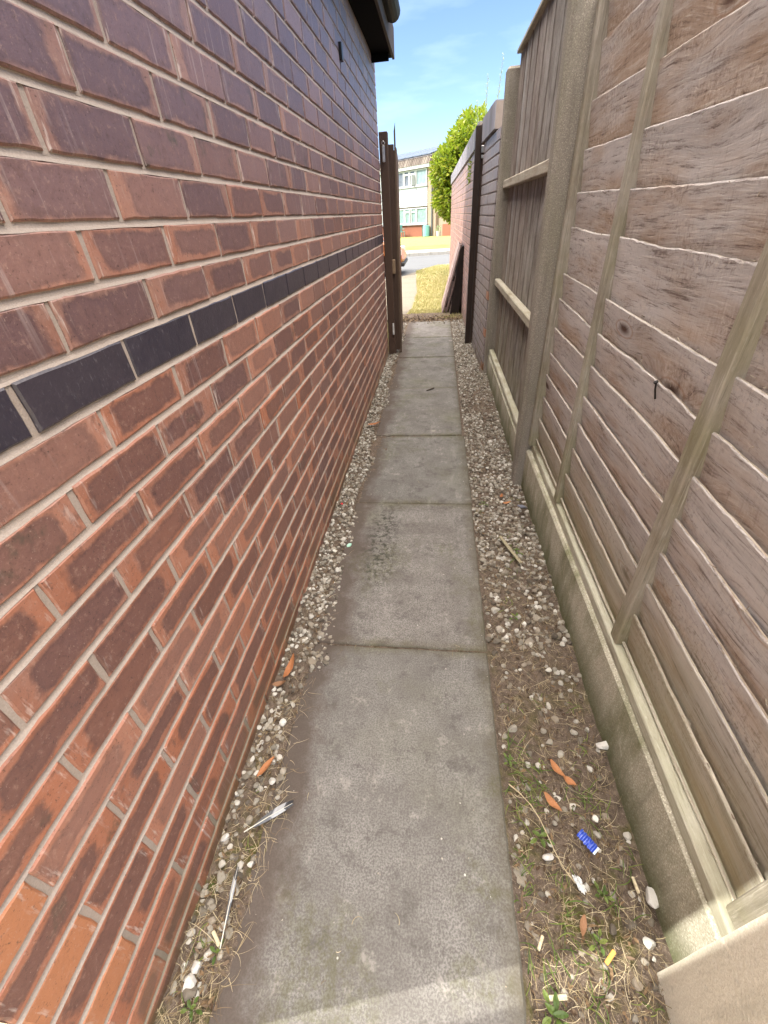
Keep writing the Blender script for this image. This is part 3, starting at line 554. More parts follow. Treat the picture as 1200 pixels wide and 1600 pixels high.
# gravel boards
def gravel_board(y0, y1, zt, label, off=0.0, x0=None, x1=None, th=.050):
    mb = MB(); n = 60; V = []; F = []; xa = fx(y0, off) if x0 is None else x0; xb = fx(y1, off) if x1 is None else x1
    for i in range(n + 1):
        y = y0 + (y1 - y0) * i / n; x = xa + (xb - xa) * i / n; e = .0022 * fbm(y * 14, 3.3); e2 = .003 * fbm(y * 20, 8)
        V += [(x - .004 + e2, y, -.12), (x + .001 + e2, y, .03), (x + e * .5, y, zt - .010), (x + .007 + e * .4, y, zt + e * .4), (x + th, y, zt + .001), (x + th, y, -.12)]
    for i in range(n):
        a = i * 6; b = a + 6
        for q in range(6): F.append((a + q, b + q, b + (q + 1) % 6, a + (q + 1) % 6))
    F += [(0, 1, 2, 3, 4, 5), tuple(n * 6 + q for q in (5, 4, 3, 2, 1, 0))]
    mb.mesh(V, F); return mb.build('gravel_board', GRAVC, label=label, cat='gravel board', group='concrete gravel boards under the fence', origin=((xa + xb) / 2, (y0 + y1) / 2, 0))
gravel_board(.205, 1.995, .206, 'near mossy concrete board with speckled top edge under the lap panel', th=.052)
gravel_board(2.08, 3.93, .165, 'far mossy concrete board under the upright-plank bay', x0=.462, x1=.458, th=.05)
# posts
def post(label, x0, x1, y0, y1, zt, mat, bev=.012, lean=0):
    mb = MB(); prof = [(x0, y1), (x0, y0 + bev), (x0 + bev, y0), (x1, y0), (x1, y1)]
    m = 24; V = []; F = []; k = len(prof)
    for j in range(m + 1):
        z = -.15 + (zt + .15) * j / m; 
        for a, (x, y) in enumerate(prof): V.append((x + .0012 * fbm(z * 6, a * 7.) - lean * z, y + .001 * fbm(z * 7, a * 5. + 2), z))
    for j in range(m):
        for a in range(k): F.append((j * k + a, (j + 1) * k + a, (j + 1) * k + (a + 1) % k, j * k + (a + 1) % k))
    base = len(V); cx = (x0 + x1) / 2; cy = (y0 + y1) / 2
    V += [(cx + (x - cx) * .75 - lean * zt, cy + (y - cy) * .75, zt + .014) for x, y in prof]
    for a in range(k): F.append((m * k + a, base + a, base + (a + 1) % k, m * k + (a + 1) % k))
    F.append(tuple(base + a for a in range(k)))
    mb.mesh(V, [f[::-1] for f in F]); return mb.build('fence_post', mat, label=label, cat='post', origin=(cx, cy, 0))
post('tall pebbly concrete post where the lap panel meets the upright planks', .424, .520, 2.000, 2.075, 2.05, POSTC, .014, .015)
post('slimmer grey concrete post between upright planks and the purple brick wall', .436, .530, 3.935, 4.03, 1.955, POSTC, .014, .003)
post('smooth pale cream concrete post filling the bottom right corner', .446, .545, .095, .192, 2.05, PALEC, .003, -.0)
# bay of upright boards
bay = thing('upright_plank_bay', 'weathered grey bay of upright planks with three horizontal rails', 'fence', (.49, 3.05, .16))
mb = MB(); y = 2.08; i = 0
while y < 3.93:
    wd = random.uniform(.108, .122); o = .002 * (i % 2); rr = r3(); ze = 2.022 + .006 * math.sin(y * 2) + random.uniform(-.003, .003); x_ = .506
    y2_ = min(y + wd, 3.934)
    V = [(x_ + o, y, .168), (x_ + o + .003, y2_, .168), (x_ + o + .020, y2_, .168), (x_ + o + .014, y, .168)]; W = []
    m = 16
    for j in range(m + 1):
        z = .168 + (ze - .168) * j / m
        for q, (a, b, c) in enumerate(V): W.append((a + .0015 * fbm(z * 3, y * 9 + q), b, z))
    F = []
    for j in range(m):
        for q in range(4): F.append((j * 4 + q, (j + 1) * 4 + q, (j + 1) * 4 + (q + 1) % 4, j * 4 + (q + 1) % 4))
    F += [(0, 1, 2, 3), (m * 4, m * 4 + 1, m * 4 + 2, m * 4 + 3)]
    mb.mesh(W, [f[::-1] for f in F], 0, rr); y += wd - .012; i += 1
mb.build('upright_boards', CLOSEB, bay)
for z0, z1, nm in ((1.335, 1.385, 'rail'), (.712, .760, 'rail')):
    mb = MB(); mb.box((.462, 2.078, z0), (.504, 3.932, z1), .006); mb.build(nm, RAIL, bay)
mb = MB(); mb.box((.464, 2.078, .168), (.504, 3.932, .208), .006); mb.build('rail', RAIL, bay)
mb = MB(); mb.box((.480, 2.078, 2.016), (.532, 3.932, 2.036), .003); mb.build('capping_rail', RAIL, bay)

# ------------------------------------------------------------------ gate, gate posts
gate = thing('garden_gate', 'dark wooden gate standing open against the house, seen edge on', 'gate', (-.42, 4.74, .05))
GA = math.atan2(-.03, 1.0)
def gp(x, y, z): return (-.405 + x * math.cos(.05) - y * math.sin(.05), 4.72 + x * math.sin(.05) + y * math.cos(.05), z)
mb = MB()
for k in range(8):
    a = gp(0, k * .112, 0); zt = 1.74 - .06 * abs(k - 3.5) / 3.5; rr = r3()
    V = [gp(.012, k * .112 + .001, .06), gp(.012, k * .112 + .110, .06), gp(.026, k * .112 + .110, .06), gp(.026, k * .112 + .001, .06)]; W = [(x, y, zt) for x, y, z in V]
    mb.mesh(V + W, [(0, 1, 5, 4), (1, 2, 6, 5), (2, 3, 7, 6), (3, 0, 4, 7), (4, 5, 6, 7), (3, 2, 1, 0)], 0, rr)
mb.build('gate_boards', GATEW, gate)
mb = MB(); V = [gp(-.042, -.004, .03), gp(-.042, .066, .03), gp(.011, .066, .03), gp(.011, -.004, .03)]; W = [(x, y, 1.72) for x, y, z in V]; mb.mesh(V + W, [(0, 1, 5, 4), (1, 2, 6, 5), (2, 3, 7, 6), (3, 0, 4, 7), (4, 5, 6, 7), (3, 2, 1, 0)])
mb.build('gate_stile', DARKW, gate)
mb = MB(); V = [gp(.012, -.006, .0), gp(.012, .030, .0), gp(.030, .030, .0), gp(.030, -.006, .0)]; W = [(V[0][0] + .004, V[0][1], 1.80), (V[1][0] + .004, V[1][1], 1.72), (V[2][0], V[2][1], 1.72), (V[3][0], V[3][1], 1.86)]
mb.mesh(V + W, [(0, 1, 5, 4), (1, 2, 6, 5), (2, 3, 7, 6), (3, 0, 4, 7), (4, 5, 6, 7), (3, 2, 1, 0)]); mb.build('gate_edge_board', m_wood('pale_gate_edge', 2, (.05, .034, .022), (.11, .078, .05), (.16, .125, .085), .5, 0, None, .5, .7, 0, .4), gate)
for z in (.25, .95, 1.55):
    mb = MB(); V = [gp(-.030, .07, z), gp(-.030, .9, z), gp(.011, .9, z), gp(.011, .07, z)]; W = [(x, y, z + .09) for x, y, _ in V]; mb.mesh(V + W, [(0, 1, 5, 4), (1, 2, 6, 5), (2, 3, 7, 6), (3, 0, 4, 7), (4, 5, 6, 7), (3, 2, 1, 0)]); mb.build('gate_rail', GATEW, gate)
mb = MB(); mb.box((-.455, 4.665, .755), (-.412, 4.712, .875), .004); mb.build('latch_block', m_wood('latch_wood', 2, (.22, .16, .09), (.34, .25, .15), (.36, .29, .2), .4, 0, None, .5, .7, 0, .3), gate)
STEEL = m_plain('galvanised_steel', (.50, .50, .50), .38, .9, .2)
mb = MB(); mb.tube([(-.455, 4.69, .82), (-.487, 4.67, .835), (-.502, 4.665, .815), (-.506, 4.665, .765)], .005, 8); mb.build('latch_handle', STEEL, gate, smooth=True)
mb = MB(); mb.box((-.487, 4.640, 1.60), (-.462, 4.652, 1.71), .005); mb.tube([(-.474 + .012 * math.cos(a), 4.646, 1.725 + .012 * math.sin(a)) for a in np.linspace(0, 2 * math.pi, 13)], .0035, 6); mb.build('hinge_eye', STEEL, gate)
mb = MB(); mb.tube([(-.452, 4.652, .20), (-.452, 4.652, .31)], [.009, .009], 10); mb.build('white_bolt', m_plain('white_plastic', (.7, .7, .68), .4), gate)
mb = MB(); mb.box((-.511, 4.66, -.1), (-.438, 4.735, 1.80), .004); mb.build('gate_post', DARKW, label='black-stained post at the end of the house wall carrying the open gate', cat='post', origin=(-.475, 4.70, 0))
mb = MB(); mb.box((.318, 5.03, -.1), (.372, 5.10, 1.83), .005); mb.box((.372, 5.055, -.1), (.405, 5.15, 1.845), .004)
gpo = mb.build('gate_post', DARKW, label='dark wooden post on the right between two brick walls, steel keep near top', cat='post', origin=(.36, 5.08, 0))
mb = MB(); mb.box((.373, 5.030, 1.640), (.402, 5.052, 1.69), .003); mb.box((.376, 5.034, 1.60), (.396, 5.050, 1.625), .002); mb.build('steel_keep', STEEL, gpo)

# leaning slatted panels
lean = thing('leaning_slatted_panel', 'stack of purple-brown slatted wooden panels leaning on the sunlit brick wall past the gate', 'panel', (.12, 7.2, gz(7.2)))
a_ = math.atan2(.235, .86); z00 = gz(6.9) - .01
def lm(yoff, x0=.075): return Matrix.Translation((x0, yoff, z00)) @ Matrix.Rotation(a_, 4, 'Y')
for ly in range(3):
    for k in range(6):
        mb = MB(); mb.box((-.008 + ly * .048, k * .165 + ly * .012, .02 * ly), (.014 + ly * .048, k * .165 + .125 + ly * .012, .90 - .01 * (k % 2) - .03 * ly), .003, mat=lm(6.84)); mb.build('slat', PALW, lean)
for ly in range(2):
    for zz in (.10, .45, .78):
        mb = MB(); mb.box((.015 + ly * .048, .02, zz), (.039 + ly * .048, .95, zz + .06), .003, mat=lm(6.84)); mb.build('cross_rail', DARKW, lean)
lean2 = thing('leaning_shadow_board', 'dark round-topped board shaped as the shadow gap behind the leaning slatted panel', 'board', (.2, 6.9, gz(6.9)))  # dark board stands in for the shadow gap behind the panels
mb = MB(); V = []; pr = [(0, 0), (0, .80)] + [(.06 - .06 * math.cos(t), .80 + .07 * math.sin(t)) for t in np.linspace(.3, math.pi - .3, 7)] + [(.12, .80), (.12, 0)]
m2 = Matrix.Translation((.19, 6.80, z00)) @ Matrix.Rotation(.13, 4, 'Y'); n = len(pr)
V = [m2 @ Vector((x, y * .25, z)) for y in (0, 2.6) for x, z in pr]; mb.mesh(V, [tuple(range(n))[::-1], tuple(range(n, 2 * n))] + [(i, (i + 1) % n, n + (i + 1) % n, n + i) for i in range(n)]); mb.build('board', DARKW, lean2)

# ------------------------------------------------------------------ scattered loose stuff
ico = bmesh.new(); bmesh.ops.create_icosphere(ico, subdivisions=1, radius=1); IV = np.array([v.co[:] for v in ico.verts]); IF = [[v.index for v in f.verts] for f in ico.faces]; ico.free()
ico = bmesh.new(); bmesh.ops.create_icosphere(ico, subdivisions=2, radius=1); IV2 = np.array([v.co[:] for v in ico.verts]); IF2 = [[v.index for v in f.verts] for f in ico.faces]; ico.free()
def rot_rand():
    q = rng.normal(size=4); q /= np.linalg.norm(q); w_, x, y, z = q
    return np.array([[1 - 2 * (y * y + z * z), 2 * (x * y - z * w_), 2 * (x * z + y * w_)], [2 * (x * y + z * w_), 1 - 2 * (x * x + z * z), 2 * (y * z - x * w_)], [2 * (x * z - y * w_), 2 * (y * z + x * w_), 1 - 2 * (x * x + y * y)]])
def stone(mb, x, y, z, s, fine=False, r=None):
    B, F = (IV2, IF2) if fine else (IV, IF)
    sc_ = rng.uniform(.65, 1.25, 3) * s; V = B * (1 + rng.uniform(-.18, .18, (len(B), 1)) * (.7 if fine else 1)); V = V * sc_
    
    for _k in range(6 if fine else 3):
        c = rng.normal(size=3); c /= np.linalg.norm(c); dd = V @ c; V = V - np.outer(np.maximum(dd - rng.uniform(.42, .75) * s, 0), c)
    V = V @ rot_rand().T; V[:, 2] *= .75
    mb.mesh((V + [x, y, z]).tolist(), F, 0, r or (rng.random(), rng.random(), rng.random()))
def dens_left(y): return 1.0 if y > .9 else .32 + .5 * max(0, y - .3)
left = MB(); 
for _ in range(4300):
    y = rng.uniform(.02, 1) ** 1.15 * 6.2; edge = -.405 + .07 * fbm(y * 2.5, 4.2) + (.05 if .8 < y < 1.3 else 0); x = rng.uniform(-.512, edge)
    if rng.random() > dens_left(y): continue
    s = rng.uniform(.0045, .0115) * (1 if rng.random() < .93 else 1.4); z = max(soil_h(x, y), 0.0 if x > -.406 else -1) + s * rng.uniform(-.1, .6); stone(left, x, y, z, s, y < 1.6)
left.build('gravel_by_house', STONE, label='pale gravel strip between the house wall and the path', cat='gravel', kind='stuff')
right = MB()
for _ in range(10500):
    y = rng.uniform(.02, 1) ** 1.25 * 6.5; x = rng.uniform(.192, .475 if y < 4 else .40)
    d = 1.0 if y > 1.35 else (.5 if y > .95 else .09) ; d *= .55 + .9 * max(0, .5 + .7 * fbm(x * 4, y * 3, 7))
    if y > 3.0 and y < 3.5: d *= .5
    if rng.random() > d: continue
    s = rng.uniform(.0045, .0115) * (1 if rng.random() < .92 else 1.4); stone(right, x, y, soil_h(x, y) + s * rng.uniform(-.1, .55), s, y < 1.5)
right.build('gravel_by_fence', STONE, label='pale gravel and soil strip between the path and the fence', cat='gravel', kind='stuff')
grit = MB()
for _ in range(1700):
    y = rng.uniform(.02, 6.2); x = rng.uniform(-.40, .18); e = min(x + .41, .19 - x)
    if rng.random() > .05 + .8 * math.exp(-e * 18): continue
    s = rng.uniform(.0007, .0024) * (1 if rng.random() < .95 else 1.8); stone(grit, x, y, .0005 + s * .5, s, False, (rng.uniform(.3, 1), .1, .5))
grit.build('path_grit', STONE, label='small grit and crumbs scattered on the paving slabs', cat='grit', kind='stuff')

def strip(mb, p, yaw, length, width, curl, lift, r=None, seg_=5, mi=0):
    """thin curved blade or stalk lying / rising"""
    V = []; x, y, z = p; a = yaw; st = length / seg_
    for i in range(seg_ + 1):
        wd = width * (1 - .75 * (i / seg_) ** 2) / 2; nx_, ny_ = -math.sin(a), math.cos(a); V += [(x + nx_ * wd, y + ny_ * wd, z), (x - nx_ * wd, y - ny_ * wd, z)]
        x += math.cos(a) * st * math.cos(lift * (1 - i / seg_)); y += math.sin(a) * st * math.cos(lift * (1 - i / seg_)); z += st * math.sin(lift * (1 - 1.5 * i / seg_)); a += curl / seg_
    mb.mesh(V, [(2 * i, 2 * i + 1, 2 * i + 3, 2 * i + 2) for i in range(seg_)], mi, r or (rng.random(), rng.random(), rng.random()))
st = MB()
for _ in range(9500):
    side = rng.random()
    if side < .33: y = rng.uniform(.0, 1) ** 1.5 * 4.5; x = rng.uniform(-.51, -.375 + .05 * fbm(y * 2.5, 4.2)); 
    else: y = rng.uniform(.0, 1) ** 1.9 * 5.5; x = rng.uniform(.195, .47)
    if side < .33 and y > .7 and rng.random() < .7: continue
    if side >= .33 and (y > 1.5 and rng.random() < .65): continue
    l = rng.uniform(.010, .05) * (1 if rng.random() < .93 else 2); z = max(soil_h(x, y), .0 if -.405 < x < .185 else -1) + rng.uniform(.001, .008)
    strip(st, (x, y, z), rng.uniform(0, 6.28), l, rng.uniform(.0004, .0013), rng.normal() * .9, rng.uniform(-.05, .35))
for _ in range(90):  # bits blown onto the slabs and caught in joints
    k = rng.integers(1, 7); y = js[k] + rng.normal() * .012 if rng.random() < .6 else rng.uniform(0, 5); x = rng.uniform(-.38, .17)
    strip(st, (x, y, .002), rng.uniform(0, 6.28), rng.uniform(.008, .035), .0010, rng.normal(), .03)
st.build('dry_stalks', STRAW, label='tangle of dry grass stalks and straw lying along both sides', cat='dry grass', kind='stuff')
gr = MB()
def tuft(cx, cy, n, h, spread, mb=None):
    for _ in range(n):
        x = cx + rng.normal() * spread; y = cy + rng.normal() * spread; x = min(x, .475) if cx > 0 else x
        if -.4 < x < .195: x = .2 if cx > 0 else -.41
        strip(mb or gr, (x, y, soil_h(x, y)), rng.uniform(0, 6.28), rng.uniform(.5, 1.1) * h, rng.uniform(.0015, .0032), rng.normal() * .7, rng.uniform(.5, 1.25))
for _ in range(42): tuft(rng.uniform(.21, .46), rng.uniform(.06, .62), rng.integers(3, 9), rng.uniform(.025, .07), .014)
for _ in range(16): tuft(rng.uniform(.21, .44), rng.uniform(.7, 2.6), rng.integers(3, 7), .035, .012)
for _ in range(7): tuft(rng.uniform(-.50, -.43), rng.uniform(.05, .5), rng.integers(2, 5), .03, .01)
gr.build('sparse_grass', GRASSG, label='thin green grass sprouting from the soil by the fence', cat='grass', kind='stuff')

# dry lawn blades beyond the gate
lw = MB()
def in_lawn(x, y): 
    xl = -.53 + max(0, min(1, (y - 6.5))) * .11; xl = -.41 if 7.6 < y < 9.5 else xl; xl = -.41 - .21 * (y - 9.5) / 4.4 if y >= 9.5 else xl
    return x > xl + .02 * fbm(y * 3, 1)
for _ in range(26000):
    y = 6.45 + rng.random() ** 1.4 * 9; x = rng.uniform(-.62, .36 if y < 12 else .9)
    if not in_lawn(x, y) or (y > 13.9 and x < -.62 + (y - 13.9) * .4): continue
    h = rng.uniform(.015, .05) * (1 + .5 * fbm(x * 2, y * 2)); a = rng.uniform(0, 6.28); wd = rng.uniform(.002, .005) * (1 + (y - 6) * .12); z = gz(y) - .032; dx = math.cos(a) * h * .7; dy = math.sin(a) * h * .7
    r_ = (rng.random(), rng.random() * .6, 0); n0 = len(lw.v); lw.v += [(x - wd, y, z), (x + wd, y, z), (x + dx, y + dy, z + h)]; lw.f.append((n0, n0 + 1, n0 + 2)); lw.mi.append(0); lw.r.append(r_); lw.d.append((0, 0, 0)); lw.uv.append([(0, 0)] * 3)
lw.build('dry_lawn_grass', DRYG, label='sunlit straw-yellow lawn grass beyond the end of the path', cat='grass', kind='stuff')

# leaves
def leaf_mesh(mb, c, yaw, L, W, fold=.25, curl=.3, tilt=(0, 0), r=None, mi=0):
    n = 6; V = []; Rm = Matrix.Translation(c) @ Matrix.Rotation(yaw, 4, 'Z') @ Matrix.Rotation(tilt[0], 4, 'Y') @ Matrix.Rotation(tilt[1], 4, 'X')
    for i in range(n + 1):
        t = i / n; wd = W * math.sin(math.pi * min(1, t * .92 + .04)) ** .8 / 2; z = L * curl * (t - .5) ** 2 + random.uniform(-.0008, .0008); x = L * (t - .5); tws = (t - .5) * curl * 1.2
        wj = wd * random.uniform(.8, 1.12); V += [Rm @ Vector((x, -wj, z + fold * wd + tws * wd)), Rm @ Vector((x, 0, z)), Rm @ Vector((x, wd, z + fold * wd - tws * wd))]
    F = []
    for i in range(n): F += [(3 * i, 3 * i + 1, 3 * i + 4, 3 * i + 3), (3 * i + 1, 3 * i + 2, 3 * i + 5, 3 * i + 4)]
    mb.mesh(V, F, mi, r or (rng.random(), rng.random() * .5, 0))
def dead(x, y, yaw, L, W, label, r, curl=.4, dz=.008, fold=.35):
    mb = MB(); z = max(soil_h(x, y), -.01) + dz; leaf_mesh(mb, (x, y, z), yaw, L, W, fold, curl, (random.uniform(-.1, .1), random.uniform(-.2, .2)), r)
    mb.tube([(x - L / 2 * math.cos(yaw), y - L / 2 * math.sin(yaw), z + L * curl * .25), (x - L * .62 * math.cos(yaw), y - L * .62 * math.sin(yaw), z + .004)], .0008, 5, 0, (.1, .5, 0))
    return mb.build('dead_leaf', LEAFD, label=label, cat='leaf', group='fallen dead leaves', origin=(x, y, 0), smooth=False)
# (positions read off the ground plane)
dead(-.449, .487, 1.05, .062, .020, 'long smooth terracotta leaf lying by the bricks above the grey feather', (.52, .1, 0), .15, .012)
dead(-.468, .785, 1.45, .085, .022, 'crumpled orange-brown leaf against the bricks among white stones', (.45, .2, 0), .9, .016)
dead(-.490, .735, .3, .045, .018, 'small brown curled leaf just below the crumpled orange one', (.9, .2, 0), .8)
dead(.333, .545, -.9, .050, .019, 'curved orange leaf beside a bent one, nearest the bare soil', (.62, .05, 0), .8, .012)
dead(.360, .520, -.6, .032, .018, 'short orange leaf tip folded over under its longer neighbour', (.62, .05, 0), .5, .010)
dead(.305, .465, -.85, .050, .018, 'bright orange curled leaf on the moss above the blue wrapper', (.70, 0, 0), 1.0, .013)
dead(.365, 1.80, .4, .045, .018, 'bright rust-orange leaf near the foot of the pebbly post', (.6, 0, 0), .6, .014)
dead(.345, 1.86, 1.3, .040, .016, 'red-brown leaf crossing behind the rust-orange leaf by the post', (.3, .2, 0), .7, .014)
dead(.320, .245, 1.2, .036, .014, 'thin tan leaf among weeds low in the right strip', (.9, .1, 0), .5, .01)
dead(-.43, 2.75, .6, .10, .035, 'reddish-brown leaf on gravel far along the house wall', (.3, .1, 0), .5, .02)
# litter across the end of the path
lt = MB()
for _ in range(900):
    y = 6.42 + rng.normal() * .13; x = rng.uniform(-.5, .36)
    leaf_mesh(lt, (x, y, gz(y) + rng.uniform(-.02, .015)), rng.uniform(0, 6.28), rng.uniform(.02, .045), rng.uniform(.01, .02), .3, .5, (rng.normal() * .4, rng.normal() * .4), (rng.choice([.0, .95, .4, .8]), rng.random(), 0))
for _ in range(2300):
    y = .06 + rng.random() ** 1.9 * 6.3; x = rng.uniform(.2, .46 if y < 4 else .40) if rng.random() < .72 else rng.uniform(-.505, -.40)
    leaf_mesh(lt, (x, y, soil_h(x, y) + rng.uniform(.002, .012)), rng.uniform(0, 6.28), rng.uniform(.004, .018) * (1 + .1 * y), rng.uniform(.002, .007) * (1 + .1 * y), .3, .5, (rng.normal() * .3, rng.normal() * .3), (rng.choice([.0, .95, .4]), rng.random(), 0))
lt.build('leaf_litter', m_rndramp('brown_litter', [(.07, .045, .028), (.17, .11, .06), (.28, .20, .12), (.14, .10, .07)], .85, .2), label='drift of small brown leaf litter across the gravel and path end', cat='leaf litter', kind='stuff')

# feathers
FEA = m_rndramp('feather_vane', [(.03, .032, .038), (.16, .17, .185), (.48, .50, .52)], .6, .3)
def feather(x0, y0, x1, y1, W, label, dark_tip=True):
    mb = MB(); a = Vector((x0, y0, .012)); b = Vector((x1, y1, .022)); d = b - a; nrm = Vector((-d.y, d.x, 0)).normalized(); n = 26
    for i in range(n):
        t0 = .18 + .82 * i / n; t1 = t0 + .82 / n * 1.05; p0 = a + d * t0; p1 = a + d * min(1, t1); 
        for sgn, ww in ((1, W), (-1, W * .45)):
            wd = ww * math.sin(math.pi * min(1, (t0 - .12) / .95)) ** .6; off = d * .10; v = .80 if .5 < t0 < .80 else (.35 if t0 < .8 else .05)
            if ww == W and t0 < .55: v = .3
            q0 = p0 + nrm * sgn * wd + off * (wd / W) + Vector((0, 0, -.003)); q1 = p1 + nrm * sgn * wd + off * (wd / W) + Vector((0, 0, -.003))
            mb.mesh([p0, p1, q1, q0], [(0, 1, 2, 3)], 0, (min(1, max(0, v + rng.normal() * .04)), 0, 0))
    ob = mb.build('feather', FEA, label=label, cat='feather', origin=(x0, y0, 0)); q = MB(); q.tube([a, a + d * .5 + Vector((0, 0, .003)), b], [.0013, .0010, .0004], 6, 0, (1, 0, 0)); q.build('quill', m_plain('quill', (.6, .58, .5), .4), ob)
feather(-.452, .335, -.347, .402, .013, 'grey and white feather with black tip poking over the slab edge')
feather(-.425, .135, -.437, .265, .006, 'narrow grey feather shaft lying close along the bottom bricks')

# litter: wrappers, butt, sticks
def onp(px, py, z=0.0):
    d = M.T @ np.array([(px - 600) / 652., (py - 800) / 652., 1.]); t = (z - H) / d[2]; return Vector((d[0] * t, d[1] * t, z))
a = onp(905, 1300, .02); b = onp(930, 1328, .02); d = (b - a).normalized(); nn = Vector((-d.y, d.x, 0)); mb = MB(); n = 14; V = []; F = []
for i in range(n + 1):
    t = i / n; p = a + (b - a) * t; wd = .0105 + .001 * math.sin(i * 2.1)
    for k in range(7): s_ = (k / 6 - .5) * 2; V.append(p + nn * wd * s_ + Vector((0, 0, .004 * (1 - s_ * s_) + .0016 * math.sin(i * 1.57 + k * .3) + .001 * random.random())))
for i in range(n):
    for k in range(6): F.append((i * 7 + k, (i + 1) * 7 + k, (i + 1) * 7 + k + 1, i * 7 + k + 1))
mb.mesh(V, F, 0, (0, 0, 0))
g = G('blue_foil'); q_ = g.pos; sx = g.sep(g.map(q_, (1, 1, 1), (0, 0, 0), (0, 0, -math.atan2(d.y, d.x)))); bands = g.math('SINE', g.math('MULTIPLY', sx[0], 1300)); c_ = g.mix(g.rng(bands, .75, .95, 0, .6), (.012, .05, .42), (.30, .38, .62)); BLUE = g.done(c_, .3, .6)
bw = mb.build('sweet_wrapper', BLUE, label='crinkled bright blue wrapper with pale stripes on bare soil', cat='wrapper', origin=(a.x, a.y, 0))
mb = MB()
for e, s_ in ((b, 1),):
    for k in range(4): c0 = e + nn * (k - 1.5) * .005; mb.mesh([c0 - nn * .0024, c0 + nn * .0024, c0 + nn * .002 + d * s_ * .0045 + Vector((0, 0, .001)), c0 - nn * .002 + d * s_ * .0045], [(0, 1, 2, 3)])
mb.build('wrapper_end', m_plain('wrapper_end', (.55, .68, .8), .35), bw)
def crumple(px, py, s, mat, name, label, cat, flat=.5, z=.012):
    p = onp(px, py, z); mb = MB(); an = rng.uniform(0, 6.28); so = rng.random() * 90; V = []; F = []; nn_ = 9
    for a in range(nn_):
        for b in range(nn_):
            u = (a / (nn_ - 1) - .5) * 2; v = (b / (nn_ - 1) - .5) * 2; e = 1 + .35 * fbm(u * 2, v * 2, so); x = u * s * e; y = v * s * .5 * e * (1 - .35 * u * u)
            V.append((p.x + x * math.cos(an) - y * math.sin(an), p.y + x * math.sin(an) + y * math.cos(an), p.z * .6 + s * flat * (fbm(u * 2.2, v * 2.2, so + 9) * .9 + .4 * (rng.random() - .5))))
    for a in range(nn_ - 1):
        for b in range(nn_ - 1): F.append((a * nn_ + b, (a + 1) * nn_ + b, (a + 1) * nn_ + b + 1, a * nn_ + b + 1))
    mb.mesh(V, F, 0, (.9, 0, 0)); return mb.build(name, mat, label=label, cat=cat, origin=(p.x, p.y, 0))
WHITEP = m_plain('white_paper', (.55, .57, .57), .4, var=.3, scale=300); 
crumple(906, 1380, .016, WHITEP, 'torn_wrapper', 'small crumpled silvery-white wrapper below the blue one', 'wrapper', .35)
crumple(770, 1575, .001, WHITEP, 'paper_scrap', 'tiny white paper scrap beside the slab edge', 'paper') if False else None
def stick(px0, py0, px1, py1, w_, mat, name, label, cat, z=.012, flat=True):
    p = onp(px0, py0, z); q = onp(px1, py1, z); mb = MB(); d = (q - p); L = d.length; an = math.atan2(d.y, d.x); T_ = Matrix.Translation(p) @ Matrix.Rotation(an, 4, 'Z')
    if flat: mb.box((0, -w_ / 2, -.002), (L, w_ / 2, .003), .001, mat=T_)
    else: mb.tube([T_ @ Vector((L * t, .06 * L * math.sin(t * 5), .003 * math.sin(t * 7))) for t in np.linspace(0, 1, 8)], [w_ * (1 - .4 * t) for t in np.linspace(0, 1, 8)], 6)
    return mb.build(name, mat, label=label, cat=cat, origin=(p.x, p.y, 0))
stick(947, 1506, 960, 1486, .0075, m_plain('cigarette_filter', (.62, .30, .07), .7), 'cigarette_butt', 'orange cigarette butt lying in the weeds near the pale corner post', 'cigarette butt')
OFFC = m_plain('bleached_wood', (.50, .43, .29), .8, var=.3, scale=200)
stick(858, 1560, 886, 1558, .008, OFFC, 'wood_chip', 'pale flat wood chip by the slab at the bottom edge', 'wood chip')
stick(841, 1485, 848, 1462, .006, OFFC, 'wood_chip', 'narrow cream wood chip standing along the slab edge, above the flat one', 'wood chip')
stick(998, 1396, 988, 1370, .006, OFFC, 'wood_chip', 'bleached wood sliver leaning near the white flint by the gravel board', 'wood chip')
stick(333, 1455, 343, 1478, .007, OFFC, 'wood_chip', 'short cream wood chip beside the house bricks at lower left', 'wood chip')
stick(781, 838, 814, 880, .014, m_plain('grey_lath', (.26, .23, .15), .85, var=.3, scale=150), 'flat_lath', 'flat weathered lath lying on gravel beside the fence foot', 'lath', .018)
mb = MB(); p = onp(815, 793, .02); mb.box((-.020, -.014, -.002), (.020, .014, .003), .001, mat=Matrix.Translation(p + Vector((0, 0, .006))) @ Matrix.Rotation(.6, 4, 'Z') @ Matrix.Rotation(.35, 4, 'Y')); mb.build('slate_scrap', m_plain('slate_scrap', (.13, .14, .18), .5), label='blue-grey flat scrap against the gravel board past the lath', cat='scrap', origin=(p.x, p.y, 0))
stick(667, 610, 678, 606, .012, m_plain('dark_stick', (.05, .035, .025), .8), 'dark_stick', 'short dark stick lying across the path joint halfway along', 'stick', .012, True)
stick(795, 1225, 905, 1375, .0016, m_plain('long_stalk', (.42, .35, .22), .8), 'long_stalk', 'long pale stalk arching over the weeds past the blue wrapper', 'stalk', .022, False)
stick(1110, 1460, 1155, 1465, .003, OFFC, 'straw', 'pale straw resting against the fence foot above the cream corner post', 'straw', .06, False)
BIGW = m_rndramp('white_flint', [(.38, .365, .33), (.58, .565, .53)], .6, .4, 0, .4, .35)
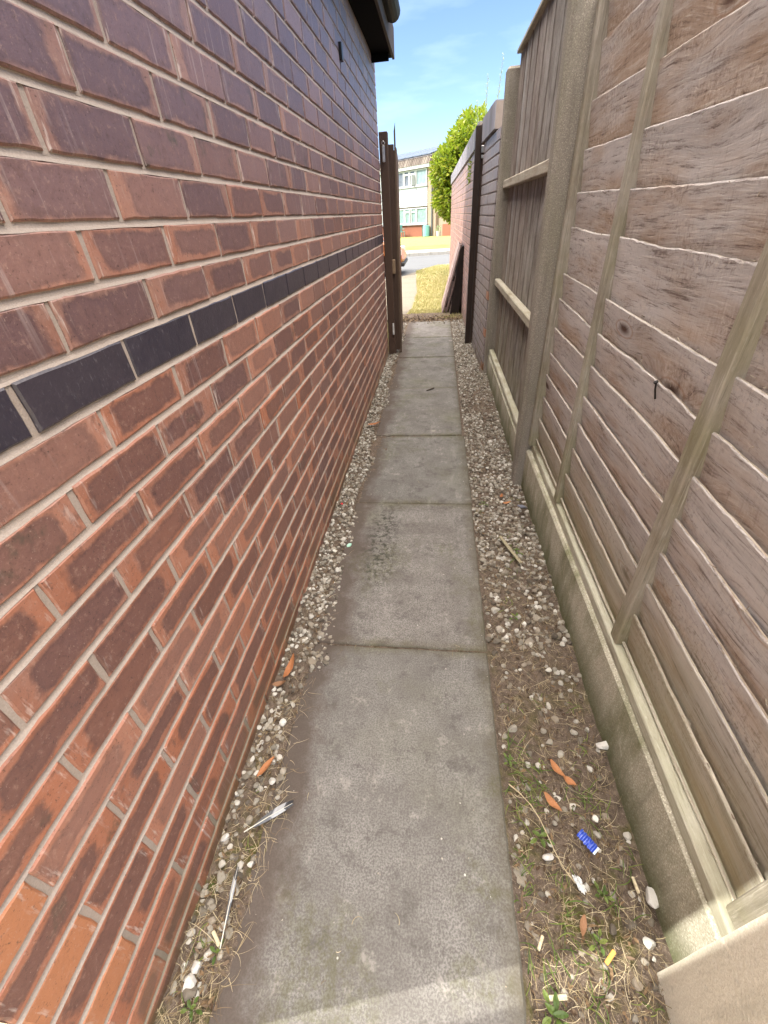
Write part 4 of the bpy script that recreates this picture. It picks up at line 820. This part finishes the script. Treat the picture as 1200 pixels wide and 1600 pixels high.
for px, py, s, lb in ((293, 1541, .017, 'round white pitted pebble at the lower left by the bricks'), (305, 1510, .013, 'pale chip touching the round white pebble from above'), (424, 1220, .012, 'white faceted pebble on the soil near the slab edge above the feather'), (942, 1163, .017, 'white angular stone touching the mossy gravel board'), (1020, 1402, .017, 'flat cream flint by the gravel board near the pale corner post'), (546, 851, .013, 'mint-green painted pebble on the left gravel'), (912, 1385, .006, 'tiny white flint next to the torn wrapper'), (352, 1308, .012, 'grey-white stone beneath the feather by the bricks'), (858, 1338, .012, 'dull white stone partly under the blue wrapper')):
    p = onp(px, py, .010); mb = MB(); stone(mb, p.x, p.y, max(.006, soil_h(p.x, p.y) + s * .35), s, True, (rng.random(), 0, 0)); mb.build('pebble', BIGW if 'mint' not in lb else m_plain('mint_stone', (.36, .62, .50), .6), label=lb, cat='pebble', group='loose pebbles lying on the soil', origin=(p.x, p.y, 0))
mb = MB(); p = onp(534, 788, .012); stone(mb, p.x, p.y, .015, .008, True); mb.build('red_scrap', m_plain('red_plastic', (.55, .03, .04), .4), label='tiny red plastic bit among the left gravel', cat='scrap', origin=(p.x, p.y, 0))

# small green weeds
def weed(px, py, n, L, label, rad=.0):
    p = onp(px, py, .0); t = thing('weed', label, 'weed', (p.x, p.y, 0), 'small green weeds'); mb = MB(); sm = MB()
    for k in range(n):
        a = 2.4 * k + rng.random() * .5; d = .3 * L + L * .9 * (k / n); h = .008 + .02 * (1 - k / n) * (L / .03)
        c = Vector((p.x + math.cos(a) * d, p.y + math.sin(a) * d, h)); leaf_mesh(mb, c, a, L * rng.uniform(.7, 1.1), L * .42, .3, -.3, (rng.uniform(-.5, .1), 0), (rng.random(), rng.random() * .4, 0)); sm.tube([(p.x, p.y, 0), ((p.x + c.x) / 2, (p.y + c.y) / 2, h * .8), c], .0007, 5)
    mb.build('leaves', GRASSG if n < 6 else WEEDM, t); sm.build('stem', WEEDM, t)
WEEDM = m_rndramp('weed_leaf', [(.045, .085, .02), (.085, .14, .03), (.15, .20, .05)], .5, .4, .3)
weed(795, 1192, 7, .016, 'fresh green seedling right at the slab edge beside pale stones')
weed(843, 1310, 6, .022, 'dark green weed rosette left of the blue wrapper')
weed(940, 1400, 7, .016, 'yellow-green weed beside the silvery wrapper')
weed(935, 1475, 5, .018, 'low weed sprig above the orange cigarette butt')
weed(866, 1588, 8, .026, 'bushy green weed at the bottom edge beside the path')
weed(302, 1577, 6, .016, 'small three-lobed green weed at the foot of the bricks')
weed(340, 1490, 4, .016, 'tiny clover-like weed beside the wood chip by the bricks')
weed(806, 865, 6, .020, 'little green weed growing beside the flat lath')
weed(804, 967, 5, .018, 'round-leaved green weed in the gravel mid-way along the right strip')
weed(755, 790, 6, .018, 'green sprig on gravel opposite the pebbly post')

# ------------------------------------------------------------------ hedge and weeds behind the wall
def blob_leaves(mb, c, rad, n, L, W, shell=.55):
    for _ in range(n):
        d = rng.normal(size=3); d /= np.linalg.norm(d); rr_ = shell + (1 - shell) * rng.random() ** .5; rr_ *= 1 + .16 * fbm(d[0] * 2.5, d[1] * 2.5, d[2] * 2.5) 
        p = np.array(c) + d * np.array(rad) * rr_; n2 = d + rng.normal(size=3) * .55; n2 /= np.linalg.norm(n2); q = Vector(n2).to_track_quat('X', 'Z').to_matrix().to_4x4(); l = L * rng.uniform(.6, 1.15)
        Rm = Matrix.Translation(p.tolist()) @ q @ Matrix.Rotation(rng.uniform(0, 6.28), 4, 'X'); wd = W * rng.uniform(.8, 1.1)
        V = [Rm @ Vector(v) for v in ((0, 0, 0), (l * .45, -wd / 2, .012), (l * .45, 0, 0), (l * .45, wd / 2, .012), (l, 0, -.015))]
        mb.mesh(V, [(0, 1, 2), (0, 2, 3), (1, 4, 2), (2, 4, 3)], 0, (rng.random(), rng.random() * .6, 0))
hedge = thing('laurel_hedge', 'bright yellow-green laurel bush bulging over the far end of the brick wall', 'bush', (.62, 13.0, gz(13)))
mb = MB()
for c, rd, n in (((.62, 13.1, 2.05), (.74, .9, .62), 3600), ((.85, 12.9, 2.45), (.62, .8, .55), 2600), ((.40, 13.0, 1.55), (.50, .7, .50), 2200), ((.55, 12.7, 1.15), (.28, .35, .28), 700), ((1.0, 13.1, 2.2), (.5, .9, .6), 1200), ((.25, 13.0, 2.0), (.42, .6, .45), 1500)): blob_leaves(mb, c, rd, n, .15, .062)
mb.build('leaves', LAUREL, hedge)
mb = MB()
for k in range(9):
    bx = .6 + rng.normal() * .15; by = 13 + rng.normal() * .15; tx = bx + rng.normal() * .35; mb.tube([(bx, by, gz(13) - .1), (bx * .6 + tx * .4, by + .05, .8), (tx, by + .1, 1.8), (tx + rng.normal() * .2, by, 2.4)], [.035, .028, .018, .006], 6)
mb.build('stems', BARK, hedge)
def sprig(x, y, z0, z1, label, lean_=.03):
    t = thing('tall_weed', label, 'weed', (x, y, 0), 'tall feathery weeds rising behind the brick wall'); s_ = MB(); s_.tube([(x, y, 0), (x + lean_ * .3, y, z0), (x + lean_ * .6, y, (z0 + z1) / 2), (x + lean_, y, z1)], [.006, .004, .003, .001], 6); s_.build('stem', SPRIG, t); mb = MB()
    for k in range(70):
        tt = k / 70; z = z0 - .25 + (z1 - z0 + .25) * tt; a = k * 2.4; l = .055 * (1 - .65 * tt) * rng.uniform(.7, 1.2); xx = x + lean_ * max(0, tt); leaf_mesh(mb, (xx + math.cos(a) * l * .5, y + math.sin(a) * l * .5, z + l * .35), a, l, .007, .2, -.2, (-.75, 0), (rng.random(), 0, 0))
    mb.build('leaves', SPRIG, t)
sprig(.50, 5.4, 1.88, 2.33, 'tallest feathery weed rising over the wall, right of the middle one', .045)
sprig(.425, 5.45, 1.88, 2.22, 'dense pale feathery weed in the middle of the three over the wall', .0)
sprig(.375, 5.65, 1.85, 2.08, 'shortest feathery weed beside the laurel bush', -.02)
gb = thing('green_shrub', 'light green shrub showing just above the short brick wall beside the laurel', 'shrub', (.56, 6.3, 0)); mb = MB(); blob_leaves(mb, (.52, 6.3, 1.62), (.16, .35, .34), 900, .06, .022); mb.build('leaves', LAUREL, gb); mb = MB(); mb.tube([(.54, 6.3, 0), (.53, 6.3, .8), (.52, 6.3, 1.6)], [.02, .016, .006], 6); mb.build('stem', BARK, gb)

# ------------------------------------------------------------------ house across the road
p0 = Vector((-.95, 43.6, 0)); U = Vector((-.7071, .7071, 0)); Nn = Vector((-.7071, -.7071, 0))
def hb(mb, u0, u1, z0, z1, w0, w1, mi=0, bev=.0, r=None):
    V = [p0 + U * u + Nn * w_ + Vector((0, 0, z)) for z in (z0, z1) for u, w_ in ((u0, w1), (u1, w1), (u1, w0), (u0, w0))]
    mb.mesh(V, [(0, 1, 5, 4), (1, 2, 6, 5), (2, 3, 7, 6), (3, 0, 4, 7), (4, 5, 6, 7), (3, 2, 1, 0)], mi, r)
far = thing('terraced_house', 'white-clad two-storey house across the road with solar panels on its roof', 'house', (-3, 45, -.5))
WHT = m_plain('white_upvc', (.44, .455, .46), .4, var=.03); REDB = m_plain('distant_red_brick', (.27, .10, .06), .85, var=.25, scale=25); BUFF = m_plain('buff_wall', (.31, .235, .17), .85, var=.12, scale=12)
def part(name, mat, boxes, par=far):
    mb = MB()
    for b in boxes: hb(mb, *b)
    return mb.build(name, mat, par)
part('brick_base', REDB, [(-.05, 11, -1.2, .40, -5, -.02)]); part('side_wall', BUFF, [(-1.0, -.02, -1.2, 4.45, -5, .0), (-3.0, -1.02, -1.2, 4.0, -5.4, -.25)])
part('main_wall', BUFF, [(-.05, 11, .401, 4.3, -5, -.06)])
clad = MB()
for k in range(9): z = 1.72 + k * .146; V = [p0 + U * u + Nn * w_ + Vector((0, 0, zz)) for u, w_, zz in ((-.02, .055, z), (10.9, .055, z), (10.9, .03, z + .14), (-.02, .03, z + .14), (-.02, -.05, z), (10.9, -.05, z), (10.9, -.05, z + .14), (-.02, -.05, z + .14))]; clad.mesh(V, [(0, 1, 2, 3), (0, 4, 5, 1), (3, 2, 6, 7), (0, 3, 7, 4)])
clad.build('cladding', WHT, far)
GLT = m_plain('curtained_glass', (.19, .28, .26), .3, var=.25, scale=5); GLD = m_plain('dark_glass', (.12, .13, .16), .1, var=.3, scale=2); GLB = m_plain('pale_glass', (.22, .29, .31), .3, var=.2, scale=4)
def window(u0, u1, z0, z1, cells, glasses):
    fr = MB(); t = .075; hb(fr, u0, u1, z0, z0 + t * 1.3, .0, .09); hb(fr, u0, u1, z1 - t, z1, .0, .08); us = sorted(set([c[0] for c in cells] + [c[1] for c in cells]))
    for u in us: hb(fr, u - t * .6, u + t * .6, z0 + t * 1.3, z1 - t, .0, .085)
    for c in cells:
        if len(c) > 2: hb(fr, c[0], c[1], c[2] - .06, c[2] + .06, .0, .083)
    f = fr.build('window', WHT, far)
    for k, c in enumerate(cells):
        gm = glasses[k]; q = MB(); hb(q, c[0] + .045, c[1] - .045, z0 + .1, z1 - .07, .0, .02); q.build('pane', gm, f)
    sl = MB(); hb(sl, u0 - .03, u1 + .03, z0 - .06, z0 - .001, .0, .14); sl.build('sill', WHT, f); return f
window(-.02, 4.24, 3.10, 4.18, [(.04, 1.28), (1.42, 2.05, 3.92), (2.2, 2.78, 3.92), (2.90, 4.16)], [GLB, GLD, GLD, GLD])
window(-.02, 4.24, .47, 1.62, [(.04, 1.25), (1.36, 1.98, 1.36), (2.2, 2.78, 1.36), (2.90, 4.16)], [GLT, GLT, GLT, GLT])
window(4.5, 8.8, 3.10, 4.18, [(4.56, 5.9), (6.0, 6.6, 3.92), (6.7, 7.3, 3.92), (7.4, 8.7)], [GLB, GLD, GLD, GLB]); window(4.5, 8.8, .47, 1.62, [(4.56, 5.9), (6.0, 6.6, 1.36), (6.7, 7.3, 1.36), (7.4, 8.7)], [GLT] * 4)
cs = MB()   # open casement
V = [p0 + U * u + Nn * w_ + Vector((0, 0, z)) for u, w_ in ((1.45, .10), (1.75, .45)) for z in (3.15, 3.85)]; cs.mesh([V[0], V[2], V[3], V[1]], [(0, 1, 2, 3)]); 
cs = MB(); hb(cs, 1.46, 1.52, 3.12, 3.86, .10, .42); hb(cs, 1.46, 1.52, 3.12, 3.18, .10, .42); cs.build('open_casement', WHT, far)
part('eaves_board', WHT, [(-.4, 11, 4.22, 4.44, -.05, .25)])
tl = MB(); u = -.45; k = 0
TILE = m_rndramp('hung_tile', [(.10, .08, .07), (.17, .14, .12), (.23, .20, .17)], .85, .2)
while u < 11:
    V = [p0 + U * a + Nn * w_ + Vector((0, 0, z)) for a, w_, z in ((u, .28, 4.44), (u + .21, .28, 4.44), (u + .21, .0, 4.92), (u, .0, 4.92), (u, -.1, 4.44), (u + .21, -.1, 4.44), (u + .21, -.1, 4.92), (u, -.1, 4.92))]; tl.mesh(V, [(0, 1, 2, 3), (0, 4, 5, 1), (0, 3, 7, 4), (1, 5, 6, 2)]); 
    V = [p0 + U * a + Nn * w_ + Vector((0, 0, z)) for a, w_, z in ((u + .15, .31, 4.43), (u + .21, .31, 4.43), (u + .21, .03, 4.93), (u + .15, .03, 4.93), (u + .15, .25, 4.43), (u + .21, .25, 4.43), (u + .21, -.02, 4.93), (u + .15, -.02, 4.93))]; tl.mesh(V, [(0, 1, 2, 3), (0, 3, 7, 4), (0, 4, 5, 1)]); u += .215
tl.build('tile_band', TILE, far)
rf = MB(); V = [p0 + U * a + Nn * w_ + Vector((0, 0, z)) for a, w_, z in ((-.5, .05, 4.93), (11.2, .05, 4.93), (11.2, -3.4, 5.75), (-.5, -3.4, 5.75), (-.5, -6.8, 4.93), (11.2, -6.8, 4.93))]; rf.mesh(V, [(0, 1, 2, 3), (3, 2, 5, 4), (0, 3, 4), (1, 5, 2), (0, 4, 5, 1)]); roof = rf.build('roof', m_plain('grey_roof', (.14, .13, .14), .7), far)
sp = MB(); sa = (5.75 - 4.93) / 3.45
for a in np.arange(-.2, 10.4, 1.06):
    for w0, w1 in ((-.15, -1.65), (-1.72, -3.2)):
        V = [p0 + U * uu + Nn * w_ + Vector((0, 0, 4.93 + (.05 - w_) * sa + dz)) for dz in (.05, .11) for uu, w_ in ((a, w0), (a + 1.0, w0), (a + 1.0, w1), (a, w1))]; sp.mesh(V, [(0, 1, 5, 4), (1, 2, 6, 5), (2, 3, 7, 6), (3, 0, 4, 7), (4, 5, 6, 7)])
sp.build('solar_panels', m_plain('solar_glass', (.10, .12, .15), .3, spec=.4), roof)
mb = MB(); q = p0 + U * -.62 + Nn * .09; mb.tube([q + Vector((0, 0, -.6)), q + Vector((0, 0, 4.4))], .055, 8); q = p0 + U * .55 + Nn * .06; mb.tube([q + Vector((0, 0, -.6)), q + Vector((0, 0, .42))], .03, 6); mb.build('downpipe', m_plain('grey_pipe', (.10, .11, .12), .5), far)
# garden things by the far house
TEAL = m_plain('teal_plastic', (.10, .32, .30), .5)
def lp(u, w_, z): return p0 + U * u + Nn * w_ + Vector((0, 0, z))
GZ = -.46
def chair(u, w_, rot, label):
    c = lp(u, w_, GZ); t = thing('garden_chair', label, 'chair', c, 'green garden chairs by the far house'); T_ = Matrix.Translation(c) @ Matrix.Rotation(rot, 4, 'Z')
    mb = MB(); mb.box((-.22, -.22, .40), (.22, .22, .44), .01, mat=T_); mb.build('seat', TEAL, t)
    mb = MB(); [mb.box((-.20 + k * .105, .22, .44), (-.13 + k * .105, .25, .88), .005, mat=T_) for k in range(4)]; mb.box((-.22, .22, .86), (.22, .26, .93), .01, mat=T_); mb.build('backrest', TEAL, t)
    for x in (-.2, .2):
        for y in (-.2, .2): mb = MB(); mb.box((x - .02, y - .02, 0), (x + .02, y + .02, .40), .005, mat=T_); mb.build('leg', TEAL, t)
        mb = MB(); mb.box((x - .03, -.22, .62), (x + .03, .24, .65), .005, mat=T_); mb.build('armrest', TEAL, t)
chair(3.55, .9, -2.2, 'teal plastic garden chair left of the small table across the road'); chair(2.55, .75, .5, 'teal plastic garden chair right of the small table across the road')
t = thing('garden_table', 'small dark garden table between two teal chairs across the road', 'table', lp(3.05, .9, GZ)); mb = MB(); c = lp(3.05, .9, GZ); mb.tube([c + Vector((0, 0, .68)), c + Vector((0, 0, .72))], .36, 14); mb.build('table_top', m_plain('dark_table', (.10, .12, .09), .6), t)
for k in range(4): a = k * math.pi / 2; mb = MB(); mb.tube([c + Vector((.22 * math.cos(a), .22 * math.sin(a), 0)), c + Vector((.16 * math.cos(a), .16 * math.sin(a), .68))], .022, 6); mb.build('leg', m_plain('dark_leg', (.08, .09, .07), .6), t)
c = lp(-.22, .35, GZ + .02); mb = MB(); mb.tube([c, c + Vector((0, 0, .04)), c + Vector((0, 0, .7)), c + Vector((0, 0, .76))], [.24, .27, .29, .27], 16); wb = mb.build('water_butt', m_plain('mint_plastic', (.22, .50, .46), .5), label='mint-green round water butt at the corner of the far house', cat='water butt', origin=c[:]); mb = MB(); mb.tube([c + Vector((0, 0, .765)), c + Vector((0, 0, .80))], [.30, .26], 16); mb.build('lid', m_plain('mint_lid', (.18, .42, .40), .5), wb)
c = lp(-1.75, .4, GZ + .04); t = thing('planter_pot', 'pale tub with a bluish plant standing by the far buff wall', 'planter', c[:]); mb = MB(); mb.tube([c, c + Vector((0, 0, .36))], [.16, .2], 12); mb.build('pot', m_plain('pale_pot', (.55, .50, .45), .7), t); mb = MB(); blob_leaves(mb, c + Vector((0, 0, .5)), (.2, .2, .2), 160, .12, .04); mb.build('leaves', SPRIG, t)
mb = MB(); hb(mb, -4.2, -2.15, -.6, .40, -.5, .35); mb.build('low_brick_wall', REDB, label='low orange brick wall glimpsed at the right end of the far house', cat='wall')

# ------------------------------------------------------------------ parked car, mostly hidden by the gate
ORG = m_plain('orange_paint', (.48, .15, .045), .3, spec=.6, var=.05); CWH = m_plain('white_panel', (.6, .6, .59), .3, var=.03); CG = m_plain('car_glass', (.03, .035, .04), .08); BLK = m_plain('black_trim', (.015, .015, .017), .5)
cz = -.115; cx0 = -.90
car = thing('parked_car', 'orange and white car parked on the road, only its nose showing past the gate', 'car', (-2.6, 13.6, cz))
prof = [(0, .36), (-.02, .30), (-.10, .22), (-.35, .20), (-3.55, .20), (-3.72, .35), (-3.74, .70), (-3.62, .95), (-3.30, 1.38), (-2.0, 1.44), (-1.55, 1.36), (-1.02, .92), (-.62, .82), (-.30, .68), (-.10, .55), (-.02, .46)]
def extr(prof, y0, y1, inset, mat, name, par, mi=0):
    mb = MB(); n = len(prof); V = []; rows = [(y0, inset), (y0 + .10, .03), (y0 + .30, 0), (y1 - .30, 0), (y1 - .10, .03), (y1, inset)]; mx_ = sum(p[0] for p in prof) / n; mz_ = sum(p[1] for p in prof) / n
    for y, k in rows:
        for x, z in prof: V.append((cx0 + mx_ + (x - mx_) * (1 - k), y, cz + mz_ + (z - mz_) * (1 - k)))
    F = [tuple(range(n)), tuple(range(5 * n, 6 * n))[::-1]]
    for j in range(5):
        for i in range(n): F.append((j * n + i, (j + 1) * n + i, (j + 1) * n + (i + 1) % n, j * n + (i + 1) % n))
    mb.mesh(V, F); o = mb.build(name, mat, par); bm = bmesh.new(); bm.from_mesh(o.data); bmesh.ops.recalc_face_normals(bm, faces=bm.faces[:]); bm.to_mesh(o.data); bm.free(); return o
CY0, CY1 = 12.85, 14.45
extr(prof, CY0, CY1, .10, ORG, 'body', car)
mb = MB(); V = [(cx0 - .30, CY0 + .22, cz + .70), (cx0 - .30, CY1 - .22, cz + .70), (cx0 - .98, CY1 - .12, cz + .945), (cx0 - .98, CY0 + .12, cz + .945)]; mb.mesh(V + [(x, y, z - .02) for x, y, z in V], [(0, 1, 2, 3), (0, 4, 5, 1), (1, 5, 6, 2), (2, 6, 7, 3), (3, 7, 4, 0)]); mb.build('bonnet', CWH, car)
for y in (CY0 - .01, CY1 - .13): mb = MB(); mb.box((cx0 - .30, y, cz + .44), (cx0 - .06, y + .14, cz + .60), .03); mb.build('headlight', CWH, car)
mb = MB(); mb.box((cx0 - .12, CY0 + .06, cz + .20), (cx0 + .012, CY1 - .06, cz + .30), .02); mb.build('bumper', BLK, car)
for x in (-.72, -3.0):
    for y in (CY0 + .02, CY1 - .22):
        mb = MB(); mb.tube([(cx0 + x, y - .02, cz + .30), (cx0 + x, y, cz + .30), (cx0 + x, y + .18, cz + .30), (cx0 + x, y + .2, cz + .30)], [.27, .30, .30, .27], 20); wh = mb.build('wheel', BLK, car); mb = MB(); yy = y - .03 if y < 13.5 else y + .19; mb.tube([(cx0 + x, yy, cz + .30), (cx0 + x, yy + .02, cz + .30)], .18, 14); mb.build('rim', STEEL, wh)
gp_ = [(-1.12, .95), (-1.60, 1.33), (-2.0, 1.38), (-3.2, 1.33), (-3.5, .97)]
for y, nm in ((CY0 - .006, 'side_window'), (CY1 + .006, 'side_window')): mb = MB(); mb.face([(cx0 + x, y + (.10 if y < 13.5 else -.10) * (z - .9) / .45 * .8, cz + z) for x, z in gp_]); mb.build(nm, CG, car)
